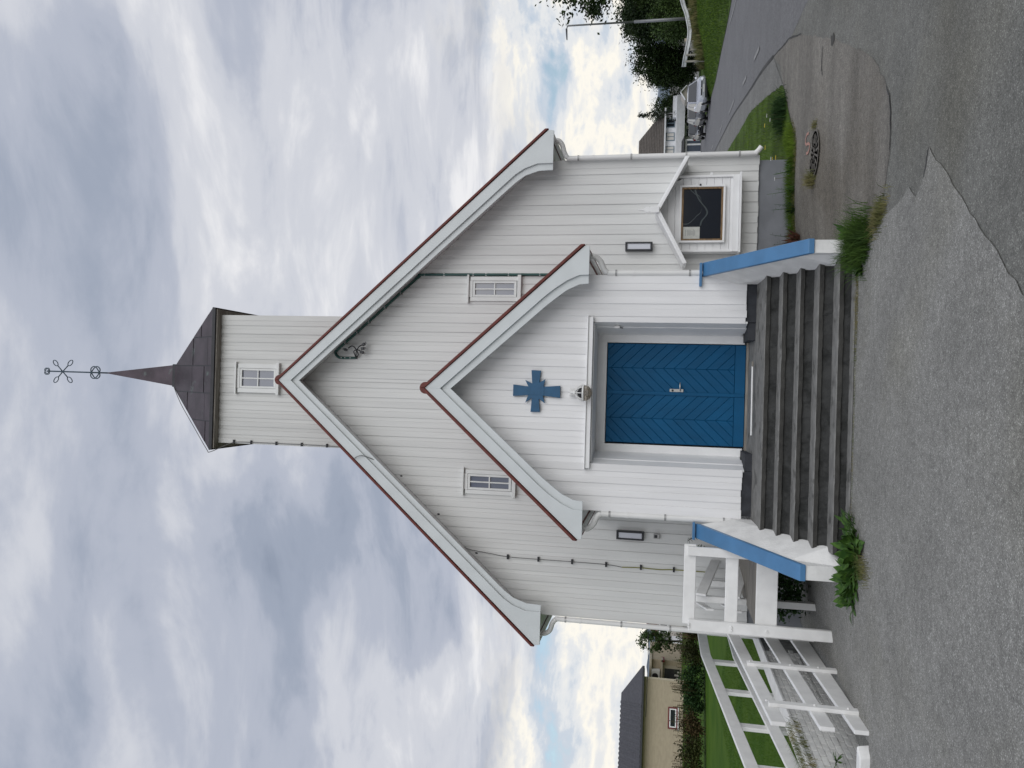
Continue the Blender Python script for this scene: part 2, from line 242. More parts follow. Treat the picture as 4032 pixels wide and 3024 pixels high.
# ------------------------------------------------------------------ mesh helpers
class MB:
    def __init__(s): s.v = []; s.f = []
    def add(s, vs, fs):
        k = len(s.v); s.v += [tuple(v) for v in vs]; s.f += [tuple(i + k for i in f) for f in fs]; return s
    def hexa(s, p):
        return s.add(p, [(0, 3, 2, 1), (4, 5, 6, 7), (0, 1, 5, 4), (1, 2, 6, 5), (2, 3, 7, 6), (3, 0, 4, 7)])
    def box(s, x0, x1, y0, y1, z0, z1):
        return s.hexa([(x0, y0, z0), (x1, y0, z0), (x1, y1, z0), (x0, y1, z0), (x0, y0, z1), (x1, y0, z1), (x1, y1, z1), (x0, y1, z1)])
    def prism_y(s, poly, y0, y1):
        """poly: (x,z) outline, extruded along y; concave outlines are fan-safe through bmesh ngons"""
        n = len(poly); s.add([(x, y0, z) for x, z in poly] + [(x, y1, z) for x, z in poly],
              [tuple(range(n)), tuple(range(2 * n - 1, n - 1, -1))] + [(i, n + i, n + (i + 1) % n, (i + 1) % n) for i in range(n)]); return s
    def prism_x(s, poly, x0, x1):
        n = len(poly); s.add([(x0, y, z) for y, z in poly] + [(x1, y, z) for y, z in poly],
              [tuple(range(n)), tuple(range(2 * n - 1, n - 1, -1))] + [(i, n + i, n + (i + 1) % n, (i + 1) % n) for i in range(n)]); return s
    def prism_z(s, poly, z0, z1):
        n = len(poly); s.add([(x, y, z0) for x, y in poly] + [(x, y, z1) for x, y in poly],
              [tuple(range(n - 1, -1, -1)), tuple(range(n, 2 * n))] + [(i, (i + 1) % n, n + (i + 1) % n, n + i) for i in range(n)]); return s
    def bar(s, a, b, w, h, up=(0, 0, 1)):
        """box along a->b, w across, h along up"""
        a, b = Vector(a), Vector(b); d = (b - a).normalized(); u = Vector(up); sd_ = d.cross(u)
        if sd_.length < 1e-4: sd_ = d.cross(Vector((0, 1, 0)))
        sd_.normalize(); u = sd_.cross(d).normalized(); p = []
        for e in (a, b):
            p += [e - sd_ * w / 2 - u * h / 2, e + sd_ * w / 2 - u * h / 2, e + sd_ * w / 2 + u * h / 2, e - sd_ * w / 2 + u * h / 2]
        return s.hexa(p)
    def tube(s, pts, r, n=8, closed=False, caps=True):
        pts = [Vector(p) for p in pts]; m = len(pts); rs = r if isinstance(r, (list, tuple)) else [r] * m; ring = []; last = None
        for i, p in enumerate(pts):
            if closed: d = pts[(i + 1) % m] - pts[i - 1]
            else: d = pts[min(i + 1, m - 1)] - pts[max(i - 1, 0)]
            d.normalize()
            if last is None: a = d.cross(Vector((0, 0, 1)) if abs(d.z) < 0.9 else Vector((1, 0, 0))).normalized()
            else: a = (last - d * last.dot(d)).normalized()
            last = a; b = d.cross(a); ring.append([p + (a * math.cos(2 * math.pi * k / n) + b * math.sin(2 * math.pi * k / n)) * rs[i] for k in range(n)])
        vs = [q for g_ in ring for q in g_]; fs = []
        for i in range(m if closed else m - 1):
            j = (i + 1) % m
            for k in range(n): fs.append((i * n + k, i * n + (k + 1) % n, j * n + (k + 1) % n, j * n + k))
        if caps and not closed: fs += [tuple(range(n - 1, -1, -1)), tuple((m - 1) * n + k for k in range(n))]
        return s.add(vs, fs)
    def lathe(s, prof, c=(0, 0, 0), n=16, axis='z'):
        vs = []; fs = []
        for r, h in prof:
            for k in range(n):
                a = 2 * math.pi * k / n; q = (r * math.cos(a), r * math.sin(a), h)
                if axis == 'y': q = (q[0], h, q[1])
                if axis == 'x': q = (h, q[0], q[1])
                vs.append((q[0] + c[0], q[1] + c[1], q[2] + c[2]))
        for i in range(len(prof) - 1):
            for k in range(n): fs.append((i * n + k, i * n + (k + 1) % n, (i + 1) * n + (k + 1) % n, (i + 1) * n + k))
        fs += [tuple(range(n - 1, -1, -1)), tuple((len(prof) - 1) * n + k for k in range(n))]
        return s.add(vs, fs)
    def mesh(s, name, mat, smooth=False, bev=0.0, fix=True):
        me = bpy.data.meshes.new(name); me.from_pydata(s.v, [], s.f)
        if fix or bev:
            bm = bmesh.new(); bm.from_mesh(me)
            if bev:
                bmesh.ops.bevel(bm, geom=[e for e in bm.edges if e.is_manifold and e.calc_face_angle(0) > 0.5], offset=bev, segments=1, affect='EDGES', clamp_overlap=True)
            bmesh.ops.recalc_face_normals(bm, faces=bm.faces); bm.to_mesh(me); bm.free()
        me.materials.append(mat)
        if smooth: me.polygons.foreach_set('use_smooth', [True] * len(me.polygons))
        return me
    def build(s, name, mat, parent=None, smooth=False, bev=0.0, fix=True):
        return put(name, s.mesh(name, mat, smooth, bev, fix), parent)
def put(name, me, parent=None, loc=None, rot=None):
    o = bpy.data.objects.new(name, me); COL.objects.link(o)
    if parent is not None:
        o.parent = parent; o.matrix_parent_inverse = Matrix.Translation(-parent.matrix_basis.translation) if parent.type == 'EMPTY' and parent.get('base_world') else Matrix()
    if loc: o.location = loc
    if rot: o.rotation_euler = rot
    return o
def tag(o, label, cat, group=None, kind=None):
    if label: o['label'] = label
    if cat: o['category'] = cat
    if group: o['group'] = group
    if kind: o['kind'] = kind
    return o
def thing(name, label, cat, loc=(0, 0, 0), group=None, rotz=0, world_parts=False):
    """world_parts: the parts are modelled in world coordinates; otherwise in the thing's own frame"""
    o = bpy.data.objects.new(name, None); COL.objects.link(o); o.empty_display_size = 0.2
    o.location = loc; o.rotation_euler = (0, 0, rotz); o.matrix_basis  # keep
    if world_parts: o['base_world'] = 1
    return tag(o, label, cat, group)
def structure(o): o['kind'] = 'structure'; return o
def copy_tree(o, parent=None):
    c = o.copy(); COL.objects.link(c); c.parent = parent
    for ch in o.children: copy_tree(ch, c)
    return c
def clip(poly, cutter):
    """convex clip of poly by convex cutter (2-D, counter-clockwise)"""
    out = list(poly); n = len(cutter)
    for i in range(n):
        a, b = cutter[i], cutter[(i + 1) % n]; inp = out; out = []
        if not inp: break
        side = lambda p: (b[0] - a[0]) * (p[1] - a[1]) - (b[1] - a[1]) * (p[0] - a[0])
        for j in range(len(inp)):
            p, q = inp[j], inp[(j + 1) % len(inp)]; sp_, sq = side(p), side(q)
            if sp_ >= 0: out.append(p)
            if (sp_ >= 0) != (sq >= 0):
                t = sp_ / (sp_ - sq); out.append((p[0] + (q[0] - p[0]) * t, p[1] + (q[1] - p[1]) * t))
    return out
def area(p): return 0.5 * sum(p[i][0] * p[(i + 1) % len(p)][1] - p[(i + 1) % len(p)][0] * p[i][1] for i in range(len(p)))
def inset(poly, d):
    """shrink a convex ccw polygon"""
    n = len(poly); big = [(-1e3, -1e3), (1e3, -1e3), (1e3, 1e3), (-1e3, 1e3)]; out = big
    for i in range(n):
        a, b = Vector(poly[i]), Vector(poly[(i + 1) % n]); e = b - a
        if e.length < 1e-5: continue
        nrm = Vector((-e.y, e.x)).normalized() * d; a2 = a + nrm; e = e.normalized()
        half = [tuple(a2 - e * 900), tuple(a2 + e * 900), tuple(a2 + e * 900 + nrm.normalized() * 1800), tuple(a2 - e * 900 + nrm.normalized() * 1800)]
        out = clip(out, half)
        if len(out) < 3: return []
    return out

# ------------------------------------------------------------------ terrain
def spl(t, w): return w * math.log1p(math.exp(max(-50, min(50, t / w))))
def S(t): t = max(0.0, min(1.0, t)); return t * t * (3 - 2 * t)
def g(x, y):
    return (0.03 + 0.05 * spl(-2.5 - y, 0.6) - 0.0175 * spl(y - 2, 2) - 0.0125 * spl(y - 46, 4)
            + 0.17 * S((x - 1.3) / 2.2) * S((y + 3.2) / 4.5) * (1 - S((y - 3) / 14)) - (0.05 + 0.12 * S((y + 2.5) / 2.2)) * S((-x - 2) / 1.3))
PIT = (-4.2, -3.64, -2.88, 3.2)     # sunken area beside the guard rail
def lines(segs):
    out = []
    for a, b, n in segs: out += list(np.linspace(a, b, n, endpoint=False))
    return out + [segs[-1][1]]
def ground_sheet():
    X = lines([(-2500, -300, 5), (-300, -60, 8), (-60, -20, 10), (-20, -4.2, 20), (-4.2, -3.64, 3), (-3.64, 12, 54), (12, 30, 24), (30, 80, 16), (80, 300, 8), (300, 2500, 5)])
    Y = lines([(-60, -20, 8), (-20, -12, 12), (-12, -2.88, 36), (-2.88, 3.2, 25), (3.2, 24, 42), (24, 60, 24), (60, 140, 16), (140, 400, 8), (400, 3000, 8)])
    mb = MB(); idx = {}
    for j, y in enumerate(Y):
        for i, x in enumerate(X): idx[i, j] = len(mb.v); mb.v.append((x, y, g(x, min(y, 130))))
    for j in range(len(Y) - 1):
        for i in range(len(X) - 1):
            mx_, my_ = (X[i] + X[i + 1]) / 2, (Y[j] + Y[j + 1]) / 2
            if PIT[0] < mx_ < PIT[1] and PIT[2] < my_ < PIT[3]: continue
            mb.f.append((idx[i, j], idx[i + 1, j], idx[i + 1, j + 1], idx[i, j + 1]))
    return structure(mb.build('ground', BITUMEN, smooth=True, fix=False))
ground_sheet()
def sheet(name, poly, dz, mat, cell=0.35, fn=g, parent=None, kind='structure'):
    """terrain-following sheet cut from a polygon"""
    if area(poly) < 0: poly = poly[::-1]
    xs = [p[0] for p in poly]; ys = [p[1] for p in poly]; mb = MB()
    nx = max(1, int((max(xs) - min(xs)) / cell + 1)); ny = max(1, int((max(ys) - min(ys)) / cell + 1))
    dx = (max(xs) - min(xs)) / nx; dy = (max(ys) - min(ys)) / ny
    for i in range(nx):
        x0 = min(xs) + i * dx; strip = clip(poly, [(x0, -1e4), (x0 + dx, -1e4), (x0 + dx, 1e4), (x0, 1e4)])
        if len(strip) < 3: continue
        for j in range(ny):
            y0 = min(ys) + j * dy; c = clip(strip, [(x0, y0), (x0 + dx, y0), (x0 + dx, y0 + dy), (x0, y0 + dy)])
            if len(c) >= 3 and abs(area(c)) > 1e-7: mb.add([(x, y, fn(x, y) + dz) for x, y in c], [tuple(range(len(c)))])
    o = mb.build(name, mat, parent, smooth=False, fix=False)
    if kind and parent is None: o['kind'] = kind
    return o
def ribbon(pts, w):
    """outline of a strip of width w (or list of widths) along pts"""
    l, r = [], []
    for i, p in enumerate(pts):
        d = Vector(pts[min(i + 1, len(pts) - 1)]) - Vector(pts[max(i - 1, 0)]); n = Vector((-d.y, d.x)).normalized() * ((w[i] if isinstance(w, list) else w) / 2)
        l.append(tuple(Vector(p) + n)); r.append(tuple(Vector(p) - n))
    return r + l[::-1]
def strip_sheets(name, pts, w, dz, mat, parent=None):
    """ribbon made quad by quad (safe for any bend)"""
    o = ribbon(pts, w); n = len(pts); mb = MB()
    for i in range(n - 1):
        q = [o[i], o[i + 1], o[2 * n - 2 - i], o[2 * n - 1 - i]]; mb.add([(x, y, g(x, y) + dz) for x, y in q], [(0, 1, 2, 3)])
    o = mb.build(name, mat, parent, fix=True)
    if parent is None: o['kind'] = 'structure'
    return o
def smoothline(pts, n=6):
    out = []
    for i in range(len(pts) - 1):
        p0, p1, p2, p3 = [Vector(pts[max(0, min(len(pts) - 1, i + k))]) for k in (-1, 0, 1, 2)]
        for k in range(n):
            t = k / n; out.append(tuple(0.5 * ((2 * p1) + (-p0 + p2) * t + (2 * p0 - 5 * p1 + 4 * p2 - p3) * t * t + (-p0 + 3 * p1 - 3 * p2 + p3) * t ** 3)))
    return out + [tuple(pts[-1])]

JOINT = [(6.74, 4.71), (7.4, 7.0), (8.18, 9.92), (10.37, 18.19), (12.47, 27.78), (13.89, 34.44), (17.2, 50), (22, 72), (27, 95)]
FAR = [(16.0, 14.0), (16.41, 22.03), (16.78, 25.05), (17.59, 29.5), (18.61, 36.11), (20.4, 43.75), (22.72, 53.21), (27, 70), (33, 95)]
GRASSR = [(5.52, 3.06), (6.1, 4.95), (7.02, 8.18), (7.77, 10.82), (8.96, 16.29), (10.09, 21.83), (12.3, 33), (15, 46)]
# roads and patches, each a few millimetres above the one below
def between(name, a, b, n, dz, mat):
    mb = MB(); A = smoothline(a, 4); Bq = smoothline(b, 4)
    def at(P, t):
        q = t * (len(P) - 1); i = min(int(q), len(P) - 2); f = q - i; return (P[i][0] * (1 - f) + P[i + 1][0] * f, P[i][1] * (1 - f) + P[i + 1][1] * f)
    m_ = 130
    for i in range(m_ + 1):
        pa, pb = at(A, i / m_), at(Bq, i / m_)
        for k in range(n + 1):
            x = pa[0] * (1 - k / n) + pb[0] * k / n; y = pa[1] * (1 - k / n) + pb[1] * k / n; mb.v.append((x, y, g(x, y) + dz))
    for i in range(m_):
        for k in range(n): a0 = i * (n + 1) + k; mb.f.append((a0, a0 + 1, a0 + n + 2, a0 + n + 1))
    return structure(mb.build(name, mat, fix=True))
ROADL = [(5.6, -30.0), (5.6, -12.0), (5.7, -4.0), (6.0, 2.0)] + JOINT
ROADR = [(15.0, -30.0), (15.2, -12.0), (15.4, -4.0), (15.7, 5.0)] + FAR
road = between('road', ROADL, ROADR, 24, 0.0025, ROADM)
pav = between('pavement', GRASSR, JOINT[:7] + [(19.6, 61)], 4, 0.008, PATHM)
strip_sheets('kerb_joint', smoothline(JOINT, 6), 0.075, 0.016, TAR, parent=pav)
for a, b in (((9.92, 14.3), (9.49, 12.58)), ((11.57, 21.68), (10.99, 18.57)), ((13.25, 29.2), (12.82, 26.71)), ((15.6, 39.6), (15.0, 36.8)), ((8.75, 9.6), (8.35, 8.0))):
    strip_sheets('lane_marking', [a, ((a[0] + b[0]) / 2, (a[1] + b[1]) / 2), b], 0.11, 0.017, MARK, parent=road)
strip_sheets('edge_marking', smoothline([(14.4, 15.6), (14.98, 19.08), (15.79, 22.69)], 4), 0.12, 0.017, MARK, parent=road)
OLD = [(6.08, 3.56), (6.74, 4.71), (6.3, 3.2), (6.07, 2.4), (5.6, 1.2), (4.95, -0.13), (4.6, -0.85), (4.21, -1.55), (3.96, -2.01), (3.61, -2.58), (3.26, -2.98), (2.94, -3.28), (2.68, -3.35), (2.39, -3.34), (2.13, -3.22), (1.9, -3.05), (1.82, -2.0), (1.85, 0.0), (1.9, 1.85), (3.95, 1.85), (4.3, 1.9), (5.52, 3.06)]
def wob(poly, amp=0.02, step=0.12):
    out = []
    for i in range(len(poly)):
        a, b = Vector(poly[i]), Vector(poly[(i + 1) % len(poly)]); n = max(1, int((b - a).length / step))
        for k in range(n): q = a.lerp(b, k / n); out.append((q.x + random.uniform(-amp, amp), q.y + random.uniform(-amp, amp)))
    return out
sheet('worn_asphalt', wob(OLD, 0.018), 0.004, BITOLD, 0.3)
FORE = [(0.66, -6.56), (-0.4, -8.2), (-2.0, -10.5), (-9.0, -10.5), (-9.0, -2.92), (-3.40, -2.92), (-3.45, -2.6), (-3.62, -2.0), (-3.62, 1.88), (-2.1, 1.88), (-2.05, -1.9), (-1.8, -2.02), (1.62, -2.02), (1.83, -3.2), (1.81, -3.71), (1.86, -4.07), (1.72, -4.32), (1.83, -4.54), (2.03, -4.65), (1.58, -5.29), (0.94, -6.17)]
sheet('forecourt', wob(FORE, 0.015), 0.007, BITLIGHT, 0.35)
# cracks round the worn patch
for name, pts in (('asphalt_crack', [(2.39, -3.34), (2.68, -3.35), (2.94, -3.28), (3.1, -3.14)]), ('asphalt_crack', [(6.74, 4.71), (6.3, 3.2), (6.07, 2.4), (5.6, 1.2)]), ('asphalt_crack', [(4.75, -0.30), (4.52, -0.27), (4.35, -0.32)]), ('asphalt_crack', [(2.03, -4.65), (1.98, -4.62), (1.83, -4.54)])):
    L_ = [(x + random.uniform(-.01, .01), y + random.uniform(-.01, .01)) for x, y in smoothline(pts, 6)]
    strip_sheets(name, L_, [0.01 + 0.022 * math.sin(math.pi * (i + .3) / len(L_)) * random.uniform(.6, 1.2) for i in range(len(L_))], 0.0095, TAR)
# broken hole at the rim of the worn patch
sheet('asphalt_hole', wob([(4.68, -0.70), (4.70, -0.84), (4.60, -0.92), (4.54, -0.86), (4.58, -0.74)], 0.03, 0.04), 0.0085, NOSING, 0.2)
# grass strip beside the church
STRIP = GRASSR[:8] + [(12.5, 46), (6.0, 46), (4.1, 14.5), (4.02, 1.93), (3.9, 1.62), (3.5, 1.5), (2.9, 1.62), (2.2, 1.72), (1.95, 1.88), (4.02, 1.93 + 0), ]
STRIP = [(5.52, 3.06), (6.1, 4.95), (7.02, 8.18), (7.77, 10.82), (8.96, 16.29), (10.09, 21.83), (12.3, 33), (12.0, 40), (4.0, 40), (4.0, 1.9), (2.0, 1.9), (2.0, 1.8), (2.9, 1.62), (3.5, 1.5), (3.95, 1.42), (4.2, 1.55), (4.5, 1.95), (5.0, 2.5)]
# ------------------------------------------------------------------ vegetation helpers
def blades(name, pts, h, w, mat, lean=0.5, label=None, cat=None, parent=None, kind='stuff', zfn=g):
    """one mesh of many curved grass blades rooted at pts"""
    pts = np.asarray(pts); n = len(pts); hh = h * rng.uniform(0.55, 1.15, n); a = rng.uniform(0, 2 * np.pi, n); ln = hh * lean * rng.uniform(0.1, 1.1, n); b = rng.uniform(0, 2 * np.pi, n)
    z0 = np.array([zfn(x, y) for x, y in pts]) - 0.01
    sx, sy = np.cos(b) * w / 2, np.sin(b) * w / 2; lx, ly = np.cos(a) * ln, np.sin(a) * ln
    V = np.stack([np.stack([pts[:, 0] - sx, pts[:, 1] - sy, z0], 1), np.stack([pts[:, 0] + sx, pts[:, 1] + sy, z0], 1),
                  np.stack([pts[:, 0] + sx * .7 + lx * .35, pts[:, 1] + sy * .7 + ly * .35, z0 + hh * .6], 1), np.stack([pts[:, 0] - sx * .7 + lx * .35, pts[:, 1] - sy * .7 + ly * .35, z0 + hh * .6], 1),
                  np.stack([pts[:, 0] + lx, pts[:, 1] + ly, z0 + hh], 1)], 1).reshape(-1, 3)
    k = np.arange(n)[:, None] * 5
    me = bpy.data.meshes.new(name); fs = np.concatenate([k + [0, 1, 2], k + [0, 2, 3], k + [3, 2, 4]], 1).reshape(-1, 3)
    me.vertices.add(len(V)); me.vertices.foreach_set('co', V.astype(np.float32).ravel()); me.loops.add(fs.size); me.loops.foreach_set('vertex_index', fs.astype(np.int32).ravel())
    me.polygons.add(len(fs)); me.polygons.foreach_set('loop_start', np.arange(0, fs.size, 3, dtype=np.int32)); me.update(calc_edges=True); me.materials.append(mat)
    o = put(name, me, parent)
    if parent is None: tag(o, label, cat, kind=kind)
    elif kind: o['kind'] = kind
    return o
def inside(poly, n, dens=None):
    xs = [p[0] for p in poly]; ys = [p[1] for p in poly]; out = []
    while len(out) < n:
        x, y = random.uniform(min(xs), max(xs)), random.uniform(min(ys), max(ys)); c = False; j = len(poly) - 1
        for i in range(len(poly)):
            if (poly[i][1] > y) != (poly[j][1] > y) and x < (poly[j][0] - poly[i][0]) * (y - poly[i][1]) / (poly[j][1] - poly[i][1]) + poly[i][0]: c = not c
            j = i
        if c and (dens is None or random.random() < dens(x, y)): out.append((x, y))
    return out
def leaf_strip(mb, base, az, length, width, tilt, droop, lobes=0.0, segs=5):
    """one broad drooping leaf"""
    p = Vector(base); d = Vector((math.cos(az) * math.cos(tilt), math.sin(az) * math.cos(tilt), math.sin(tilt))); s = Vector((-math.sin(az), math.cos(az), 0)); k0 = len(mb.v); st = length / segs
    for i in range(segs + 1):
        t = i / segs; w = width * (0.25 + 1.5 * t) * (1 - t) ** 0.6 * 1.15 if t < 1 else 0.004
        w *= 1 + lobes * (1 if i % 2 else -1); nrm = s.cross(d).normalized()
        mb.v += [tuple(p - s * w / 2 + nrm * w * 0.12), tuple(p), tuple(p + s * w / 2 + nrm * w * 0.12)]
        if i < segs:
            d = (d + Vector((0, 0, -droop / segs))).normalized(); p = p + d * st
    for i in range(segs):
        a = k0 + i * 3; mb.f += [(a, a + 1, a + 4, a + 3), (a + 1, a + 2, a + 5, a + 4)]
def leafy_plant(name, label, cat, loc, n, ln, wd, mat, spread=0.05, droop=1.0, tilt=(0.5, 1.3), group=None, lobes=0.15, stems=0, stemh=0.4):
    t = thing(name, label, cat, loc, group); mb = MB()
    for i in range(n):
        az = random.uniform(0, 2 * math.pi); r = random.uniform(0, spread)
        leaf_strip(mb, (math.cos(az) * r, math.sin(az) * r, 0), az + random.uniform(-.5, .5), ln * random.uniform(.6, 1.1), wd * random.uniform(.7, 1.1), random.uniform(*tilt), droop * random.uniform(.5, 1.4), lobes)
    put('leaves', mb.mesh('leaves', mat, True, fix=False), t)
    for i in range(stems):
        a = random.uniform(0, 6.28); sx, sy = math.cos(a) * .04, math.sin(a) * .04; hh = stemh * random.uniform(.7, 1.1)
        mb = MB(); mb.tube([(sx, sy, 0), (sx * 1.6, sy * 1.6, hh * .5), (sx * 2.4, sy * 2.4, hh)], [.005, .004, .002], 5)
        for k in range(7): leaf_strip(mb, (sx * (1 + 1.4 * k / 7), sy * (1 + 1.4 * k / 7), hh * (.25 + .75 * k / 7)), random.uniform(0, 6.28), .09 * (1.2 - k / 10), .022, .5, .6, 0, 3)
        put('stem', mb.mesh('stem', mat, True, fix=False), t)
    return t
def leaf_cloud(name, mat, centres, per, spread, size, smooth=False):
    """crown mesh: leaf-sized quads scattered in clumps round the given centres"""
    c = np.asarray(centres); n = len(c) * per; P = np.repeat(c, per, 0) + rng.normal(0, 1, (n, 3)) * spread * rng.uniform(.3, 1.2, (n, 1))
    nrm = rng.normal(0, 1, (n, 3)); nrm[:, 2] = np.abs(nrm[:, 2]) + .4; nrm /= np.linalg.norm(nrm, axis=1, keepdims=True)
    a = np.cross(nrm, rng.normal(0, 1, (n, 3))); a /= np.linalg.norm(a, axis=1, keepdims=True); b = np.cross(nrm, a); s = size * rng.uniform(.6, 1.25, (n, 1))
    V = np.stack([P - a * s, P - b * s * .55, P + a * s, P + b * s * .55], 1).reshape(-1, 3); k = np.arange(n)[:, None] * 4; fs = (k + [0, 1, 2, 3]).ravel()
    me = bpy.data.meshes.new(name); me.vertices.add(len(V)); me.vertices.foreach_set('co', V.astype(np.float32).ravel()); me.loops.add(len(fs)); me.loops.foreach_set('vertex_index', fs.astype(np.int32))
    me.polygons.add(n); me.polygons.foreach_set('loop_start', np.arange(0, 4 * n, 4, dtype=np.int32)); me.update(calc_edges=True); me.materials.append(mat); return me
def crown_points(n, rx, ry, rz, cz, hollow=0.35, seed=0):
    r_ = np.random.default_rng(seed); out = []
    lob = r_.normal(0, 1, (9, 3)); lob /= np.linalg.norm(lob, axis=1, keepdims=True); amp = r_.uniform(-.32, .25, 9)
    while len(out) < n:
        d = r_.normal(0, 1, 3); d /= np.linalg.norm(d); q = 1 + sum(a * max(0, d @ l) ** 3 for a, l in zip(amp, lob)); rad = q * r_.uniform(hollow, 1) ** .6
        out.append((d[0] * rx * rad, d[1] * ry * rad, cz + d[2] * rz * rad))
    return out
def tree_meshes(h, rx, rz, trunk_r, n, per, size, mat, seed):
    cz_ = h - rz; pts = crown_points(n, rx, rx, rz, cz_, .25, seed); mb = MB(); r_ = random.Random(seed)
    mb.tube([(0, 0, -.2), (.05, .03, h * .25), (-.05, .08, h * .5), (.03, 0, h * .8)], [trunk_r, trunk_r * .8, trunk_r * .5, trunk_r * .15], 7)
    for p in r_.sample(pts, min(16, n)):
        z0 = h * r_.uniform(.22, .6); mb.tube([(0, 0, z0), (p[0] * .5, p[1] * .5, (z0 + p[2]) / 2 + .1), p], [trunk_r * .35, trunk_r * .2, trunk_r * .06], 5)
    return leaf_cloud('crown', mat, pts, per, rx * .13, size), mb.mesh('trunk', BARK, True, fix=False)
def tree(name, label, loc, meshes, scale=1.0, rz=0.0, group=None):
    t = thing(name, label, 'tree', loc, group, rz); t.scale = (scale,) * 3
    put('crown', meshes[0], t); put('trunk', meshes[1], t); return t

structure(sheet('grass_strip', wob(STRIP, 0.03, 0.2), 0.014, GRASS, 0.5))

# ------------------------------------------------------------------ THE CHURCH
church = thing('church', 'white timber church with steep red-edged gables, square tower and copper spire', 'church', (0, 1.9, 0.2), world_parts=True)
def gable_z(x, xc, za, sl): return za - sl * abs(x - xc)
def board(mb_name, x0, x1, y0, y1, z0, top, mat, parent, jit=0.006):
    za, zb_ = top(x0), top(x1)
    if max(za, zb_) <= z0 + .01: return
    za, zb_ = max(za, z0 + .004), max(zb_, z0 + .004); z0 = z0 + random.uniform(-jit, jit); d = random.uniform(-.0012, .0012); y0 = y0 + d
    return MB().hexa([(x0, y0, z0), (x1, y0, z0), (x1, y1, z0), (x0, y1, z0), (x0, y0, za), (x1, y0, zb_), (x1, y1, zb_), (x0, y1, za)]).build(mb_name, mat, parent, bev=0.0025)
def cladding(parent, xa, xb, yf, zb, top, pitch, over, holes=(), corner=0.0, jit=0.006, mid=None, mat=None):
    """vertical board-on-board: over boards proud of under boards; holes=(x0,x1,z0,z1) leave openings"""
    n = max(1, round((xb - xa - 2 * corner) / pitch)); p = (xb - xa - 2 * corner) / n; items = []
    for i in range(n):
        x = xa + corner + i * p; under = p - over + random.uniform(-.006, .006)
        items.append((x, x + under + .006, yf + .013, yf + .038)); items.append((x + under, x + p, yf, yf + .020))
    if corner: items += [(xa - .004, xa + corner, yf - .003, yf + .022), (xb - corner, xb + .004, yf - .003, yf + .022)]
    for x0, x1, y0, y1 in items:
        spans = [(x0, x1)]
        if mid is not None and x0 < mid < x1: spans = [(x0, mid), (mid, x1)]
        for a, b in spans:
            segs = [(zb, top)]
            for hx0, hx1, hz0, hz1 in holes:
                if b > hx0 + .02 and a < hx1 - .02:
                    new = []
                    for z0, tp in segs:
                        if hz0 > z0 + .02: new.append((z0, lambda x, tp=tp, q=hz0: min(tp(x), q)))
                        new.append((hz1, tp))
                    segs = new
            for z0, tp in segs: board('board', a, b, y0, y1, z0, tp, mat or NAVEW, parent, jit)
# nave body and front wall
XC = 0.055
NT = lambda x: gable_z(x, XC, 8.595, 1.108)
body = MB().prism_y([(-3.80, 0.7), (3.90, 0.7), (3.90, NT(3.90)), (XC, 8.6), (-3.80, NT(-3.8))], 1.949, 14.0).build('nave_wall', NAVEW, church)
WINR, WINL, WINT = (1.60, 1.885, 4.66, 5.46), (-1.77, -1.49, 4.66, 5.455), (-0.125, 0.265, 9.50, 10.28)
cladding(body, -3.845, 3.955, 1.90, 0.675, NT, 0.172, 0.100, holes=(WINR, WINL), corner=0.15, mid=XC)
MB().box(-3.78, 3.89, 1.95, 13.98, -0.9, 0.70).build('plinth', GREYPLINTH, church, bev=.01)
# tower
tw = MB().box(-1.19, 1.275, 2.649, 5.10, 6.2, 10.80).build('tower_wall', TOWERW, church)
TT = lambda x: 10.80
cladding(tw, -1.212, 1.297, 2.60, 7.0, TT, 0.166, 0.095, holes=(WINT,), corner=0.10, mat=TOWERW)
TCX, TCY = 0.0425, 3.857
roof = MB(); E_ = 1.39; 
roof.box(TCX - E_, TCX + E_, 2.44 - .02, 5.27, 10.725, 10.80).build('tower_eave', DARKMETAL, church, bev=.006)
MB().box(TCX - 1.36, TCX + 1.36, 2.45, 5.25, 10.70, 10.725).build('tower_soffit', GREYWOOD, church)
tr = MB(); b0 = 1.40; b1 = 0.235; zlo, zhi = 10.803, 12.40
tr.hexa([(TCX - b0, TCY - b0, zlo), (TCX + b0, TCY - b0, zlo), (TCX + b0, TCY + b0, zlo), (TCX - b0, TCY + b0, zlo), (TCX - b1, TCY - b1, zhi), (TCX + b1, TCY - b1, zhi), (TCX + b1, TCY + b1, zhi), (TCX - b1, TCY + b1, zhi)])
tro = tr.build('tower_roof', DARKMETAL, church)
sl_len = math.hypot(b0 - b1, zhi - zlo)
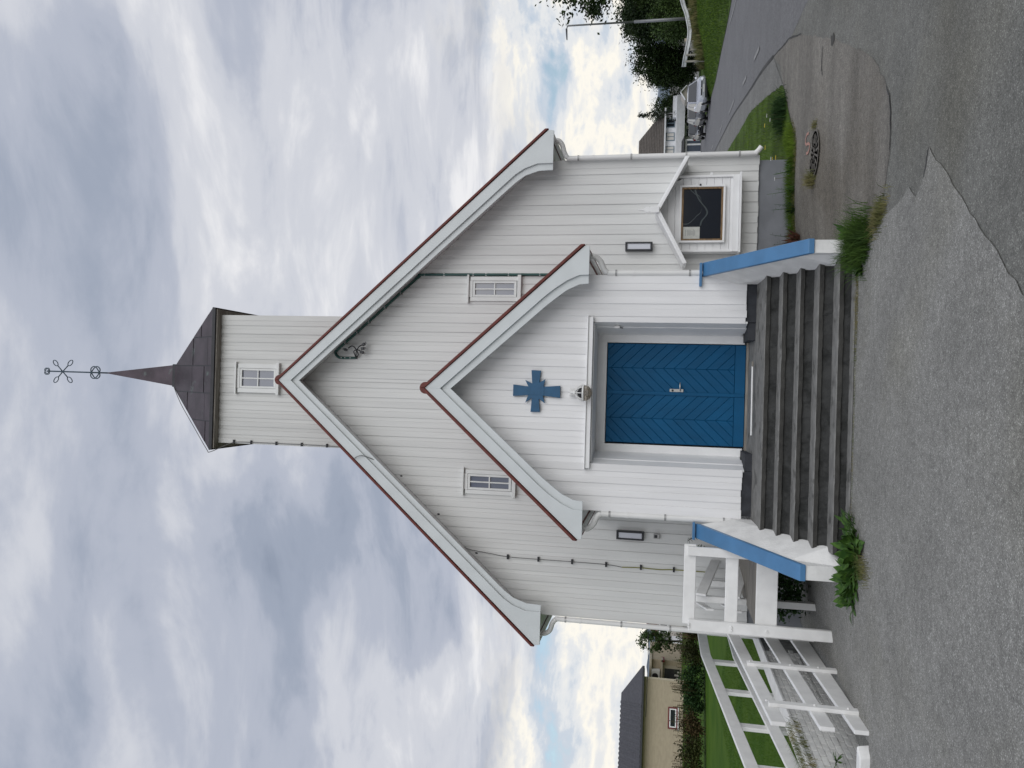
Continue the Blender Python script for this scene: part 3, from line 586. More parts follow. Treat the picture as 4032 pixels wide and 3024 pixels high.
def roof_panels():
    trap = [(-b0, 0), (b0, 0), (b1, sl_len), (-b1, sl_len)]
    cols = [-b0 - .1, -.84, -.29, .25, .82, b0 + .1]
    for face in range(4):
        ang = face * math.pi / 2
        for ci in range(5):
            rows = [[0, .22, 1.0, 2.2], [0, .28, 1.2, 2.2], [0, .35, .98, 2.2], [0, .20, .95, 2.2], [0, .55, 2.2]][ci]
            for ri in range(len(rows) - 1):
                c = clip([(cols[ci], rows[ri]), (cols[ci + 1], rows[ri]), (cols[ci + 1], rows[ri + 1]), (cols[ci], rows[ri + 1])], trap)
                if len(c) < 3 or abs(area(c)) < .004: continue
                c = inset(c, .011)
                if len(c) < 3: continue
                lift = .006 + .005 * ((ci + ri) % 2); mb = MB(); n = len(c); vs = []
                nv = Vector((0, -(zhi - zlo), (b0 - b1))).normalized(); nv = Vector((0, -(zhi - zlo) / sl_len, (b0 - b1) / sl_len))
                for off in (-.004, lift):
                    for s_, t_ in c:
                        q = Vector((s_, -b0 + (b0 - b1) * t_ / sl_len, zlo + (zhi - zlo) * t_ / sl_len)) + nv * off
                        vs.append((TCX + q.x * math.cos(ang) - q.y * math.sin(ang), TCY + q.x * math.sin(ang) + q.y * math.cos(ang), q.z))
                mb.add(vs, [tuple(range(n)), tuple(range(2 * n - 1, n - 1, -1))] + [(i, n + i, n + (i + 1) % n, (i + 1) % n) for i in range(n)])
                mb.build('copper_panel', COPPER, tro)
roof_panels()
SX = 0.082
sp_ = MB(); h0 = .228
sp_.hexa([(SX - h0, TCY - h0, 12.40), (SX + h0, TCY - h0, 12.40), (SX + h0, TCY + h0, 12.40), (SX - h0, TCY + h0, 12.40), (SX - .012 + .015, TCY - .012, 14.22), (SX + .012 + .015, TCY - .012, 14.22), (SX + .012 + .015, TCY + .012, 14.22), (SX - .012 + .015, TCY + .012, 14.22)])
spire = sp_.build('spire', COPPER, church)
MB().box(SX - h0 - .015, SX + h0 + .015, TCY - h0 - .015, TCY + h0 + .015, 12.37, 12.46).build('spire_collar', DARKMETAL, spire, bev=.008)
fin = MB().tube([(SX + .015, TCY, 14.15), (SX + .02, TCY, 15.78)], .016, 8).build('finial_rod', IRON, spire, smooth=True)
def loop(cx_, cz_, rx, rz_, rot, r=.011, n=18, sq=1.0):
    pts = []
    for k in range(n):
        a = 2 * math.pi * k / n; ca, sa = math.cos(a), math.sin(a); e = lambda v: math.copysign(abs(v) ** sq, v); x, z = rx * e(ca), rz_ * e(sa)
        pts.append((cx_ + x * math.cos(rot) - z * math.sin(rot), TCY, cz_ + x * math.sin(rot) + z * math.cos(rot)))
    return MB().tube(pts, r, 6, closed=True)
FX, FZ = SX + .018, 15.37
for dx, dz in ((.235, .235), (.245, -.235), (-.235, .205), (-.225, -.235)):
    ln = math.hypot(dx, dz); ux, uz = dx / ln, dz / ln
    MB().tube([(FX, TCY, FZ), (FX + ux * (ln - .14), TCY, FZ + uz * (ln - .14))], .012, 6).build('finial_arm', IRON, spire, smooth=True)
    loop(FX + ux * (ln - .065), FZ + uz * (ln - .065), .078, .045, math.atan2(uz, ux), .010).build('finial_loop', IRON, spire, smooth=True)
for zc_, rr in ((15.775, .062), (14.535, .115)):
    for a in (.6, -.6): loop(FX, zc_, rr * 1.25, rr * .75, a, .012 if rr > .1 else .009, 24, .75).build('finial_knot', IRON, spire, smooth=True)
# windows
def window(rect, yf, glass, cas=.07, head=True):
    x0, x1, z0, z1 = rect; c = MB()
    t = MB().box(x0 - cas, x0, yf - .030, yf + .02, z0 - .02, z1 + .02).box(x1, x1 + cas, yf - .030, yf + .02, z0 - .02, z1 + .02).box(x0, x1, yf - .028, yf + .02, z1 - .02, z1 + .04).build('window', WINW, church, bev=.003)
    MB().box(x0 - cas - .035, x1 + cas + .035, yf - .06, yf + .02, z1 + .042, z1 + .075).build('head_board', WINW, t, bev=.004)
    MB().box(x0 - cas - .03, x1 + cas + .03, yf - .065, yf + .02, z0 - .085, z0 - .022).build('sill', WINW, t, bev=.004)
    fw = .042; w = MB(); fy0, fy1 = yf - .022, yf + .018
    w.box(x0 + .004, x0 + fw, fy0, fy1, z0, z1 - .022); w.box(x1 - fw, x1 - .004, fy0, fy1, z0, z1 - .022)
    w.box(x0 + fw, x1 - fw, fy0, fy1, z0, z0 + fw); w.box(x0 + fw, x1 - fw, fy0, fy1, z1 - .022 - fw, z1 - .022); w.build('frame', WINW, t, bev=.003)
    xm, zm = (x0 + x1) / 2, (z0 + z1 - .022) / 2; bw = .011
    MB().box(xm - bw, xm + bw, fy0 + .006, fy1 - .002, z0 + fw, z1 - .022 - fw).build('glazing_bar', WINW, t); MB().box(x0 + fw, x1 - fw, fy0 + .0075, fy1 - .003, zm - bw, zm + bw).build('glazing_bar', WINW, t)
    for ax, bx_ in ((x0 + fw, xm - bw), (xm + bw, x1 - fw)):
        for az_, bz_ in ((z0 + fw, zm - bw), (zm + bw, z1 - .022 - fw)):
            MB().box(ax, bx_, yf + .010, yf + .014, az_, bz_).build('pane', glass, t)
window(WINR, 1.895, GLASSB); window(WINL, 1.895, GLASSB); window(WINT, 2.595, GLASSB, cas=.085)
# verge boards, eaves and roofs
def verge(xc, yf, top, groove, lower, thick=.035, parent=None):
    """top: apex + tip; groove / lower: bottom-to-apex polylines (x>0 side, relative to xc)"""
    for s in (1, -1):
        P1 = [(0, top[0][1])] + [top[1], top[2]] + groove; P2 = [(0, groove[-1][1] + .02)] + [(top[1][0] - .10, top[1][1] + .04), (top[2][0] - .04, top[2][1] + .004)] + lower
        f1 = MB().prism_y([(xc + s * x, z) for x, z in P1], yf, yf + thick); f1.build('verge_board', VERGEW, church, bev=.003)
        f2 = MB().prism_y([(xc + s * x, z) for x, z in P2], yf + thick + .001, yf + thick + .03); f2.build('verge_board', VERGEW, church, bev=.002)
def verge_soffit(xc, za, sl, x1, y0, y1):
    for s in (1, -1):
        n = 3; w = (y1 - y0) / n
        for k in range(n): MB().prism_y([(xc, za), (xc + s * x1, za - sl * x1), (xc + s * x1, za - sl * x1 + .03), (xc, za + .03)], y0 + k * w, y0 + (k + 1) * w - .004).build('soffit_board', WHITE2, church)
def tiled_roof(xc, za, xt, zt, y0, y1, name='roof'):
    sl = (za - zt) / xt; ro = None
    for s in (1, -1):
        sx = lambda x: xc + s * x
        slab = MB().prism_y([(sx(0), za - .005), (sx(xt + .01), zt - .015), (sx(xt - .06), zt - .075), (sx(0), za - .13)], y0 + .075, y1).build(name, RED, church)
        cov = MB(); n = int((y1 - y0) / .05); rows = 3
        for j in range(n + 1):
            y = y0 + (y1 - y0) * j / n; wv = .018 * (1 + math.sin(2 * math.pi * (y - y0) / .25))
            for k in range(rows + 1):
                x = (xt + .025) * k / rows; cov.v.append((sx(x), y, za - sl * x + .028 + wv))
        for j in range(n):
            for k in range(rows): a = j * (rows + 1) + k; cov.f.append((a, a + 1, a + rows + 2, a + rows + 1))
        cov.build('roof_tiles', RED, slab, smooth=True)
        nrm = Vector((sl, 1)).normalized(); q = [(0, za + .002), (xt + .02, zt - .004), (xt + .02 + .0, zt + .058), (0, za + .064)]
        MB().prism_y([(sx(x), z) for x, z in q], y0 - .012, y0 + .16).build('verge_tile', RED, slab, bev=.006)
    mb = MB(); pts = [(xc, y0 + .047, za + .004), (xc, y1, za + .004)]; mb.tube(pts, .088, 20); mb.build('ridge_tile', RED, church, smooth=False)
MV = dict(top=[(0, 8.848), (4.29, 4.11), (4.28, 4.02)], groove=[(3.735, 4.02), (3.733, 4.28), (3.657, 4.495), (3.56, 4.65), (3.45, 4.775), (0, 8.611)], lower=[(3.63, 4.024), (3.62, 4.266), (3.545, 4.49), (3.435, 4.646), (3.31, 4.79), (0, 8.471)])
PV = dict(top=[(0, 5.554), (2.07, 3.262), (2.06, 3.196)], groove=[(1.66, 3.196), (1.655, 3.33), (1.58, 3.50), (1.46, 3.68), (1.34, 3.83), (0, 5.321)], lower=[(1.54, 3.20), (1.527, 3.33), (1.45, 3.50), (1.34, 3.65), (1.22, 3.80), (0, 5.174)])
verge(XC, 1.45, **MV); verge(0.0, -0.388, **PV)
verge_soffit(XC, 8.60, 1.108, 3.80, 1.52, 1.99); verge_soffit(0.0, 5.30, 1.108, 1.72, -.318, .09)
tiled_roof(XC, 8.848, 4.29, 4.11, 1.44, 14.3); tiled_roof(0.0, 5.554, 2.07, 3.262, -0.398, 1.93)
def eave(xc, hw, xo, ze, y0, y1, s):
    a, b = sorted((xc + s * hw, xc + s * (xo - .03))); MB().box(a, b, y0 + .07, y1, ze + .065, ze + .085).build('soffit', WHITE2, church)
    gx = xc + s * (xo - .055); pts = [(gx + .045 * math.cos(t), ze + .045 + .045 * math.sin(t)) for t in np.linspace(math.pi, 2 * math.pi, 9)] + [(gx + .038 * math.cos(t), ze + .045 + .038 * math.sin(t)) for t in np.linspace(2 * math.pi, math.pi, 9)]
    MB().prism_y(pts, y0 + .04, y1).build('gutter', PVC, church)
for s in (1, -1): eave(XC, 3.85, 4.28, 4.02, 1.45, 14.2, s); eave(0, 1.66, 2.06, 3.196, -.388, 1.9, s)
def pipe(pts, r=.042, clamps=(), shoe=None):
    P = smoothline([tuple(p) for p in pts], 5); o = MB().tube(P, r, 12).build('downpipe', PVC, church, smooth=True)
    for x, y, z in clamps: MB().lathe([(r + .003, -.014), (r + .008, -.012), (r + .008, .012), (r + .003, .014)], (x, y, z), 12).build('pipe_clamp', CLAMP, o); 
    for x, y, z in clamps[:1]: MB().lathe([(r + .004, -.02), (r + .004, .02)], (x, y, z - .25), 12).build('pipe_joint', PVC, o)
    return o
pipe([(4.27, 1.78, 4.05), (4.26, 1.78, 3.98), (4.19, 1.79, 3.92), (4.06, 1.80, 3.88), (3.975, 1.81, 3.82), (3.965, 1.81, 3.70), (3.965, 1.81, 2.4), (3.965, 1.81, .85), (3.975, 1.80, .74), (4.06, 1.78, .66)], clamps=[(3.965, 1.81, 3.64), (3.965, 1.81, 2.75), (3.965, 1.81, 1.85), (3.965, 1.81, 1.0)])
pipe([(-4.13, 1.78, 4.05), (-4.13, 1.78, 3.98), (-4.07, 1.79, 3.90), (-3.95, 1.80, 3.86), (-3.885, 1.81, 3.80), (-3.875, 1.81, 3.68), (-3.875, 1.81, 2.4), (-3.875, 1.81, .5)], clamps=[(-3.875, 1.81, 3.64), (-3.875, 1.81, 2.7), (-3.875, 1.81, 1.9)])
pipe([(1.98, -.02, 3.22), (1.975, -.02, 3.15), (1.91, -.01, 3.07), (1.80, 0, 3.02), (1.748, .01, 2.96), (1.742, .01, 2.86), (1.742, .01, 1.9), (1.742, .01, 1.0)], clamps=[(1.742, .01, 2.84), (1.742, .01, 1.80)])
pipe([(-1.98, -.02, 3.22), (-1.975, -.02, 3.15), (-1.91, -.01, 3.07), (-1.80, 0, 3.02), (-1.758, .01, 2.96), (-1.752, .01, 2.86), (-1.752, .01, 1.9), (-1.752, .01, 1.16), (-1.80, -.02, 1.05)], clamps=[(-1.752, .01, 2.84), (-1.752, .01, 2.05), (-1.752, .01, 1.24)])
# porch
PT = lambda x: gable_z(x, 0, 5.295, 1.108)
pw = MB()
pw.box(-1.685, -1.06, .049, 1.93, .9, 3.3).box(1.06, 1.685, .049, 1.93, .9, 3.3); pw.prism_y([(-1.685, 3.302), (1.685, 3.302), (1.685, PT(1.685)), (0, 5.30), (-1.685, PT(-1.685))], .049, 1.93)
porch = pw.build('porch_wall', WHITE, church)
cladding(porch, -1.709, 1.709, 0.0, 1.01, PT, 0.1855, 0.098, holes=((-1.03, 1.03, .5, 3.215),), corner=.12, jit=.010, mid=0.0, mat=WHITE)
for a_, b_ in ((-1.68, -1.05), (1.05, 1.68)): MB().box(a_, b_, .03, 1.92, .80, 1.02).build('porch_plinth', DARKPLINTH, church)
MB().box(-1.10, 1.10, -.055, .03, 3.145, 3.212).build('lintel', WHITE2, church, bev=.005)
MB().box(-1.12, 1.12, -.075, .03, 3.2125, 3.228).build('lintel_cap', WHITE2, church, bev=.003)
# recess: splayed jambs of three boards, ceiling boards, back wall round the door
for s in (1, -1):
    for k in range(3):
        y0, y1 = .0 + k * .224, .0 + (k + 1) * .224 + .012; x0 = 1.03 - (1.03 - .89) * y0 / .67 - .010 * (k % 2); x1 = 1.03 - (1.03 - .89) * y1 / .67 - .010 * (k % 2)
        zb = .985 + random.uniform(-.012, .012)
        MB().hexa([(s * x0, y0 + .024, zb), (s * (x0 + .03), y0 + .024, zb), (s * (x1 + .03), y1 + .02, zb), (s * x1, y1 + .02, zb), (s * x0, y0 + .024, 3.14), (s * (x0 + .03), y0 + .024, 3.14), (s * (x1 + .03), y1 + .02, 3.14), (s * x1, y1 + .02, 3.14)]).build('jamb_board', WHITE2, porch, bev=.004)
    a, b = sorted((s * .775, s * .93)); MB().box(a, b, .675, .72, .95, 3.13).build('door_surround', WHITE2, porch, bev=.003)
    a, b = sorted((s * .80, s * 1.045)); MB().box(a, b, .05, .70, .80, .975).build('jamb_plinth', DARKPLINTH, porch)
for k in range(6): MB().box(-1.02, 1.02, .03 + k * .112, .03 + (k + 1) * .112 - .004, 3.128 + .002 * (k % 2), 3.143).build('ceiling_board', WHITE2, porch)
MB().box(-.775, .775, .676, .72, 2.985, 3.128).build('door_surround', WHITE2, porch, bev=.003)
# the double door: chevron boards
def door_leaf(x0, x1, handle):
    leaf = MB().box(x0, x1, .69, .735, .93, 2.975).build('door', BLUE, church); zb, zt = 1.085, 2.972; xm = (x0 + x1) / 2 + (.0); st = .158
    MB().box(x0 + .004, x1 - .004, .666, .689, .934, zb - .003).build('kick_board', BLUE, leaf, bev=.004)
    for h0, h1, sg in ((x0 + .004, xm, 1), (xm, x1 - .004, -1)):
        rect = [(h0, zb), (h1, zb), (h1, zt), (h0, zt)]; w = h1 - h0
        for k in range(-8, 16):
            z = zb - .06 + k * st      # height of the lower edge at the ridge line x = xm
            q = [(h0, z - w * 1.02), (h1, z), (h1, z + st), (h0, z + st - w * 1.02)] if sg == 1 else [(h0, z), (h1, z - w * 1.02), (h1, z + st - w * 1.02), (h0, z + st)]
            c = clip(q, rect)
            if len(c) < 3 or abs(area(c)) < .0012: continue
            ci = inset(c, .0008); cj = inset(c, .0065)
            if len(ci) < 3: continue
            if len(cj) == len(ci):
                n = len(ci); y_f = .668 + random.uniform(-.001, .001)
                MB().add([(x, .689, z_) for x, z_ in ci] + [(x, y_f + .006, z_) for x, z_ in ci] + [(x, y_f, z_) for x, z_ in cj], [tuple(range(n)), tuple(range(3 * n - 1, 2 * n - 1, -1))] + [(i, (i + 1) % n, n + (i + 1) % n, n + i) for i in range(n)] + [(n + i, n + (i + 1) % n, 2 * n + (i + 1) % n, 2 * n + i) for i in range(n)]).build('door_board', BLUE, leaf)
            else: MB().prism_y(ci, .672, .689).build('door_board', BLUE, leaf)
    if handle:
        MB().box(.040, .088, .656, .668, 1.825, 2.03).build('lock_plate', STEEL, leaf, bev=.003)
        MB().tube([(.064, .66, 1.875), (.064, .615, 1.875), (.085, .607, 1.876), (.185, .606, 1.88)], .010, 8).build('handle', STEEL, leaf, smooth=True)
        MB().lathe([(.017, .648), (.017, .657)], (.064, 0, 1.985), 12, 'y').build('lock_cylinder', DARKMETAL, leaf)
    return leaf
door_leaf(-.752, .010, False); door_leaf(.020, .765, True)
MB().box(-.012, .040, .652, .667, .94, 2.965).build('door_strip', BLUE, church, bev=.004)
MB().box(-.80, .80, .60, .745, .885, .928).build('threshold', GREYWOOD, church, bev=.006)

# things fixed to the church
def wall_cross():
    P = [(.305, 4.036), (.302, 3.894), (.125, 3.915), (.175, 3.826), (.066, 3.851), (.085, 3.603), (-.093, 3.603), (-.066, 3.857), (-.176, 3.826), (-.115, 3.915), (-.308, 3.895), (-.311, 4.034), (-.105, 4.020), (-.176, 4.118), (-.064, 4.075), (-.086, 4.303), (.087, 4.302), (.064, 4.077), (.158, 4.125), (.108, 4.020)]
    t = thing('cross', 'dark blue wooden cross with four small rays on the porch gable', 'cross', (0, -.03, 3.95), world_parts=True)
    MB().prism_y(P, -.042, -.016).build('cross_body', BLUE2, t, bev=.002)
    c = MB(); c.box(-.055, .055, -.0465, -.0422, 3.84, 4.08); c.build('centre_plate', BLUE2, t, bev=.001)
    MB().box(-.10, .10, -.014, .002, 3.9, 4.05).build('mount', WHITE2, t)
wall_cross()
def globe_lamp():
    t = thing('globe_lamp', 'round smoked-glass lamp with white ribbed cap under the blue cross', 'lamp', (0, -.02, 3.4), world_parts=True); c = (-.008, -.20, 3.235)
    MB().box(-.055, .05, -.045, -.002, 3.33, 3.47).build('wall_plate', PVC, t, bev=.008)
    MB().tube([(-.003, -.04, 3.44), (-.003, -.10, 3.445), (-.004, -.17, 3.42), (-.008, -.20, 3.36)], .018, 8).build('arm', PVC, t, smooth=True)
    prof = [(.112 * math.sin(a) + .001, -.112 * math.cos(a)) for a in np.linspace(0, math.pi / 2 + .25, 12)]
    MB().lathe(prof, c, 24).build('globe', SMOKED, t, smooth=True)
    MB().lathe([(.030, .0), (.034, .05), (.028, .09), (.012, .10)], (c[0], c[1], c[2] - .05), 12).build('bulb', DIFFUSER, t, smooth=True)
    MB().lathe([(.116, -.012), (.122, -.006), (.122, .010), (.112, .014)], (c[0], c[1], c[2] + .012), 24).build('rim', PVC, t)
    for k in range(8):
        a = k * math.pi / 4; MB().tube([(c[0] + math.cos(a) * r_, c[1] + math.sin(a) * r_, c[2] + h_) for r_, h_ in ((.116, .02), (.105, .06), (.07, .10), (.025, .13))], .007, 5).build('rib', PVC, t, smooth=True)
    MB().lathe([(.10, .02), (.088, .05), (.05, .085), (.02, .10)], c, 16).build('inner_cap', DARKMETAL, t, smooth=True)
    MB().lathe([(.035, .12), (.030, .15), (.015, .165)], c, 12).build('cap', PVC, t, smooth=True)
globe_lamp()
def wall_lamp(x0, x1, z0, z1, label):
    t = thing('wall_lamp', label, 'lamp', ((x0 + x1) / 2, 1.9, z0), 'black-framed wall lamps', world_parts=True)
    MB().box(x0, x0 + .026, 1.80, 1.898, z0, z1).box(x1 - .026, x1, 1.80, 1.898, z0, z1).box(x0 + .026, x1 - .026, 1.80, 1.898, z0, z0 + .035).box(x0 + .026, x1 - .026, 1.80, 1.898, z1 - .035, z1).build('frame', BLACKPL, t, bev=.004)
    MB().box(x0 + .026, x1 - .026, 1.818, 1.897, z0 + .035, z1 - .035).build('diffuser', DIFFUSER, t)
wall_lamp(2.386, 2.533, 2.36, 2.81, 'black-framed upright wall lamp above the notice cabinet'); wall_lamp(-2.457, -2.312, 2.37, 2.825, 'black-framed upright wall lamp above the small grey box')
t = thing('junction_box', 'small grey box on the wall below the lamp left of the porch', 'box', (-2.376, 1.9, 2.11), world_parts=True)
MB().box(-2.416, -2.336, 1.84, 1.899, 2.112, 2.212).build('case', CLAMP, t, bev=.006); MB().box(-2.40, -2.352, 1.834, 1.839, 2.15, 2.20).build('cover', BLACKPL, t)
t = thing('door_sensor', 'small white sensor box high on the right side of the doorway', 'sensor', (.99, .2, 2.8), world_parts=True)
MB().box(.955, .985, .15, .26, 2.77, 2.85).build('case', PVC, t, bev=.006); MB().tube([(.965, .2, 2.77), (.96, .2, 2.73)], .008, 8).build('eye', DARKMETAL, t); MB().box(.983, .997, .18, .23, 2.79, 2.83).build('bracket', PVC, t)
def cabinet():
    t = thing('notice_cabinet', 'white notice cabinet with little gabled roof and dark glazed front', 'notice board', (2.96, 1.9, .98), world_parts=True)
    yb, yf = 1.897, 1.66; x0, x1 = 2.335, 3.585
    MB().box(x0, x0 + .035, yf, yb, .99, 1.97).build('side_panel', WHITE2, t, bev=.003); MB().box(x1 - .035, x1, yf, yb, .99, 1.97).build('side_panel', WHITE2, t, bev=.003)
    MB().box(x1, x1 + .03, yf + .10, yb, 1.0, 1.98).build('side_batten', WHITE2, t, bev=.003)
    for z in (1.92, 1.42): MB().box(x1 + .005, x1 + .05, yf + .02, yf + .10, z, z + .04).build('bracket', WHITE2, t, bev=.003)
    for k in range(10):      # horizontal tongue-and-groove boards
        z0 = 1.02 + k * .124; z1 = z0 + .121; hx = (2.29 - z0) / .53; hx1 = (2.29 - z1) / .53
        a, b = max(x0 + .035, 2.96 - hx), min(x1 - .035, 2.96 + hx); a1, b1_ = max(x0 + .035, 2.96 - hx1), min(x1 - .035, 2.96 + hx1)
        if b1_ <= a1: a1 = b1_ = 2.96
        d = .004 * random.random()
        MB().hexa([(a, yf + .03 + d, z0), (b, yf + .03 + d, z0), (b, yb, z0), (a, yb, z0), (a1, yf + .03 + d, z1), (b1_, yf + .03 + d, z1), (b1_, yb, z1), (a1, yb, z1)]).build('board', WHITE2, t, bev=.003)
    MB().box(x0 - .02, x1 + .03, yf - .06, yb, .965, .998).build('shelf', WHITE2, t, bev=.004)
    MB().box(x0, x1, yf - .012, yf + .028, 1.0, 1.10).build('bottom_rail', WHITE2, t, bev=.004)
    for s in (1, -1):
        xe = 2.96 + s * .865
        MB().hexa([(2.96, 1.37, 2.27), (xe, 1.37, 1.815), (xe, yb, 1.815), (2.96, yb, 2.27), (2.96, 1.37, 2.33), (xe, 1.37, 1.87), (xe, yb, 1.87), (2.96, yb, 2.33)]).build('roof_board', WHITE2, t, bev=.004)
        xe = 2.96 + s * .855
        MB().hexa([(2.96, 1.352, 2.255), (xe, 1.352, 1.805), (xe, 1.369, 1.805), (2.96, 1.369, 2.255), (2.96, 1.352, 2.30), (xe, 1.352, 1.85), (xe, 1.369, 1.85), (2.96, 1.369, 2.30)]).build('fascia', WHITE2, t, bev=.003)
    fp = [(.047, 2.262), (.047, 2.40), (.03, 2.41), (.045, 2.43), (.045, 2.47), (.02, 2.50), (.012, 2.515), (.006, 2.60)]
    MB().prism_y([(2.96 + x, z) for x, z in fp] + [(2.96 - x, z) for x, z in fp[::-1]], 1.325, 1.351).build('finial', WHITE2, t, bev=.002)
    fx0, fx1, fz0, fz1 = 2.48, 3.42, 1.215, 1.94
    fr = MB()
    fr.box(fx0, fx0 + .034, yf - .035, yf + .03, fz0, fz1).box(fx1 - .034, fx1, yf - .035, yf + .03, fz0, fz1).box(fx0 + .034, fx1 - .034, yf - .035, yf + .03, fz0, fz0 + .034).box(fx0 + .034, fx1 - .034, yf - .035, yf + .03, fz1 - .034, fz1)
    d = fr.build('glazed_door', WHITE2, t, bev=.004)
    a0, a1_, c0, c1 = fx0 + .034, fx1 - .034, fz0 + .034, fz1 - .034
    MB().box(a0, a0 + .03, yf - .022, yf + .03, c0, c1).box(a1_ - .03, a1_, yf - .022, yf + .03, c0, c1).box(a0 + .03, a1_ - .03, yf - .022, yf + .03, c0, c0 + .03).box(a0 + .03, a1_ - .03, yf - .022, yf + .03, c1 - .03, c1).build('wood_frame', PINE, d, bev=.003)
    MB().box(a0 + .03, a1_ - .03, yf + .004, yf + .012, c0 + .03, c1 - .03).build('dark_pane', DARKBOARD, d)
    pts = smoothline([(3.36, 1.93 - .15), (3.28, 1.70), (3.23, 1.62), (3.10, 1.585), (2.98, 1.60), (2.92, 1.66), (2.80, 1.80 - .02), (2.79, 1.88)], 6)
    MB().add([(x + dx, yf + .0022, z) for x, z in pts for dx in (-.006, .010)], [(2 * i, 2 * i + 1, 2 * i + 3, 2 * i + 2) for i in range(len(pts) - 1)]).build('pale_curve', PALECURVE, d)
    pts = smoothline([(3.36, 1.70), (3.24, 1.66), (3.14, 1.60), (3.04, 1.52), (2.95, 1.50), (2.84, 1.58), (2.76, 1.60)], 6)
    MB().add([(x, yf + .0024, z + dz) for x, z in pts for dz in (-.014, .012)], [(2 * i, 2 * i + 1, 2 * i + 3, 2 * i + 2) for i in range(len(pts) - 1)]).build('pale_curve', PALECURVE, d)
    s = MB().box(2.548, 2.742, yf - .002, yf + .003, 1.608, 1.888).build('notice_sheet', PAPER, d)
    for k in range(9):
        w = random.uniform(.05, .12); MB().box(2.645 - w / 2, 2.645 + w / 2, yf - .0035, yf - .0025, 1.83 - k * .018, 1.836 - k * .018).build('text_line', INK, s) if k != 1 else None
    MB().box(3.405, 3.432, yf - .045, yf - .034, 1.60, 1.63).build('lock', DARKMETAL, d)
cabinet()
def cables():
    t = thing('green_cable', 'dark green cable running under the right verge with loose plugs at its end', 'cable', (1.99, 1.89, 3.6), world_parts=True); y = 1.885
    P = smoothline([(1.995, y, 3.9), (1.995, y, 4.8), (1.993, y, 6.30), (1.965, y, 6.42), (1.86, y - .03, 6.53), (1.66, y - .06, 6.74), (1.14, y - .06, 7.325), (.76, y - .06, 7.76), (.64, y - .04, 7.90), (.58, y, 7.975), (.51, y, 7.93), (.485, y, 7.86), (.487, y, 7.70), (.492, y, 7.56)], 5)
    MB().tube(P, .023, 8).build('sheath', GREENCABLE, t, smooth=True)
    for z in (7.85, 7.78, 7.68): MB().lathe([(.010, -.022), (.010, -.016)], (.487, y, z), 8, 'y').build('clip', PVC, t)
    for z in (4.25, 4.8, 5.2, 5.43, 5.96, 6.32): MB().box(1.972, 2.018, y - .02, y + .014, z, z + .016).build('clip', CLAMP, t)
    for x, z in ((1.66, 6.74), (1.40, 7.03), (1.14, 7.325), (.95, 7.54), (.76, 7.76)): MB().box(x - .024, x + .024, y - .085, y + .008, z - .01, z + .01).build('clip', CLAMP, t)
    for pts in ([(.49, 1.87, 7.57), (.55, 1.80, 7.50), (.66, 1.78, 7.55), (.70, 1.80, 7.62), (.66, 1.82, 7.70)], [(.49, 1.87, 7.56), (.58, 1.80, 7.54), (.68, 1.76, 7.48), (.715, 1.76, 7.41)], [(.49, 1.87, 7.56), (.60, 1.79, 7.58), (.63, 1.78, 7.50), (.60, 1.77, 7.44)]):
        MB().tube(smoothline(pts, 5), .010, 6).build('lead', DARKMETAL, t, smooth=True)
    for x, z, a in ((.628, 7.725, 1.3), (.728, 7.39, -.9), (.655, 7.405, -1.4), (.590, 7.415, -2.0)):
        d = Vector((math.cos(a), 0, math.sin(a))); p = Vector((x, 1.77, z)); MB().bar(p - d * .028, p + d * .028, .05, .045).build('plug', BLACKPL, t, bev=.004)
        for s in (-.010, .010): n = Vector((-d.z, 0, d.x)) * s; MB().bar(p + d * .028 + n, p + d * .062 + n, .010, .010).build('pin', BLACKPL, t)
    t = thing('lightning_conductor', 'thin lightning wire on clips down the tower and the left of the facade', 'wire', (-2.91, 1.88, 1.0), world_parts=True); y = 1.875
    P = [(-2.777, y, 5.47), (-2.813, y, 5.38), (-2.86, y, 5.0), (-2.897, y, 4.68), (-2.902, y, 4.145), (-2.903, y, 3.56), (-2.909, y, 2.99), (-2.935, y, 2.72)]
    MB().tube(smoothline(P, 4), .006, 6).build('bare_wire', WIRE, t, smooth=True)
    MB().tube(smoothline([(-2.935, y, 2.72), (-2.922, y, 2.41), (-2.93, y, 2.1), (-2.916, y, 1.86), (-2.917, y, 1.2)], 4), .009, 6).build('covered_wire', YELLOWWIRE, t, smooth=True)
    for x, z in ((-2.897, 4.682), (-2.902, 4.145), (-2.903, 3.564), (-2.909, 2.987), (-2.915, 2.407), (-2.916, 1.865)): MB().box(x - .04, x + .04, y - .012, y + .02, z - .016, z + .016).build('clip', DARKMETAL, t)
    MB().tube(smoothline([(SX - .22, 3.64, 12.44), (-.5, 3.31, 12.03), (-.93, 2.88, 11.44), (-1.34, 2.47, 10.87), (-1.385, 2.40, 10.74), (-1.25, 2.56, 10.5), (-1.19, 2.575, 10.3), (-1.18, 2.575, 9.9), (-1.18, 2.575, 8.6), (-1.20, 2.575, 7.9)], 4), .008, 6).build('tower_wire', WIRE, t, smooth=True)
    for z in (10.35, 9.98, 9.45, 8.92, 8.40): MB().box(-1.215, -1.145, 2.56, 2.602, z - .014, z + .014).build('clip', DARKMETAL, t)
    MB().tube(smoothline([(-1.2, 2.5, 7.75), (-1.30, 1.9, 7.42), (-1.27, 1.44, 7.36), (-1.22, 1.43, 7.22), (-1.30, 1.5, 7.0)], 4), .007, 6).build('roof_wire', WIRE, t, smooth=True)
    for k in range(3):
        x = -1.55 - k * .62; MB().bar((x, 1.55, NT(x) - .27), (x, 1.50, NT(x) - .30), .02, .03).build('clip', DARKMETAL, t)
cables()

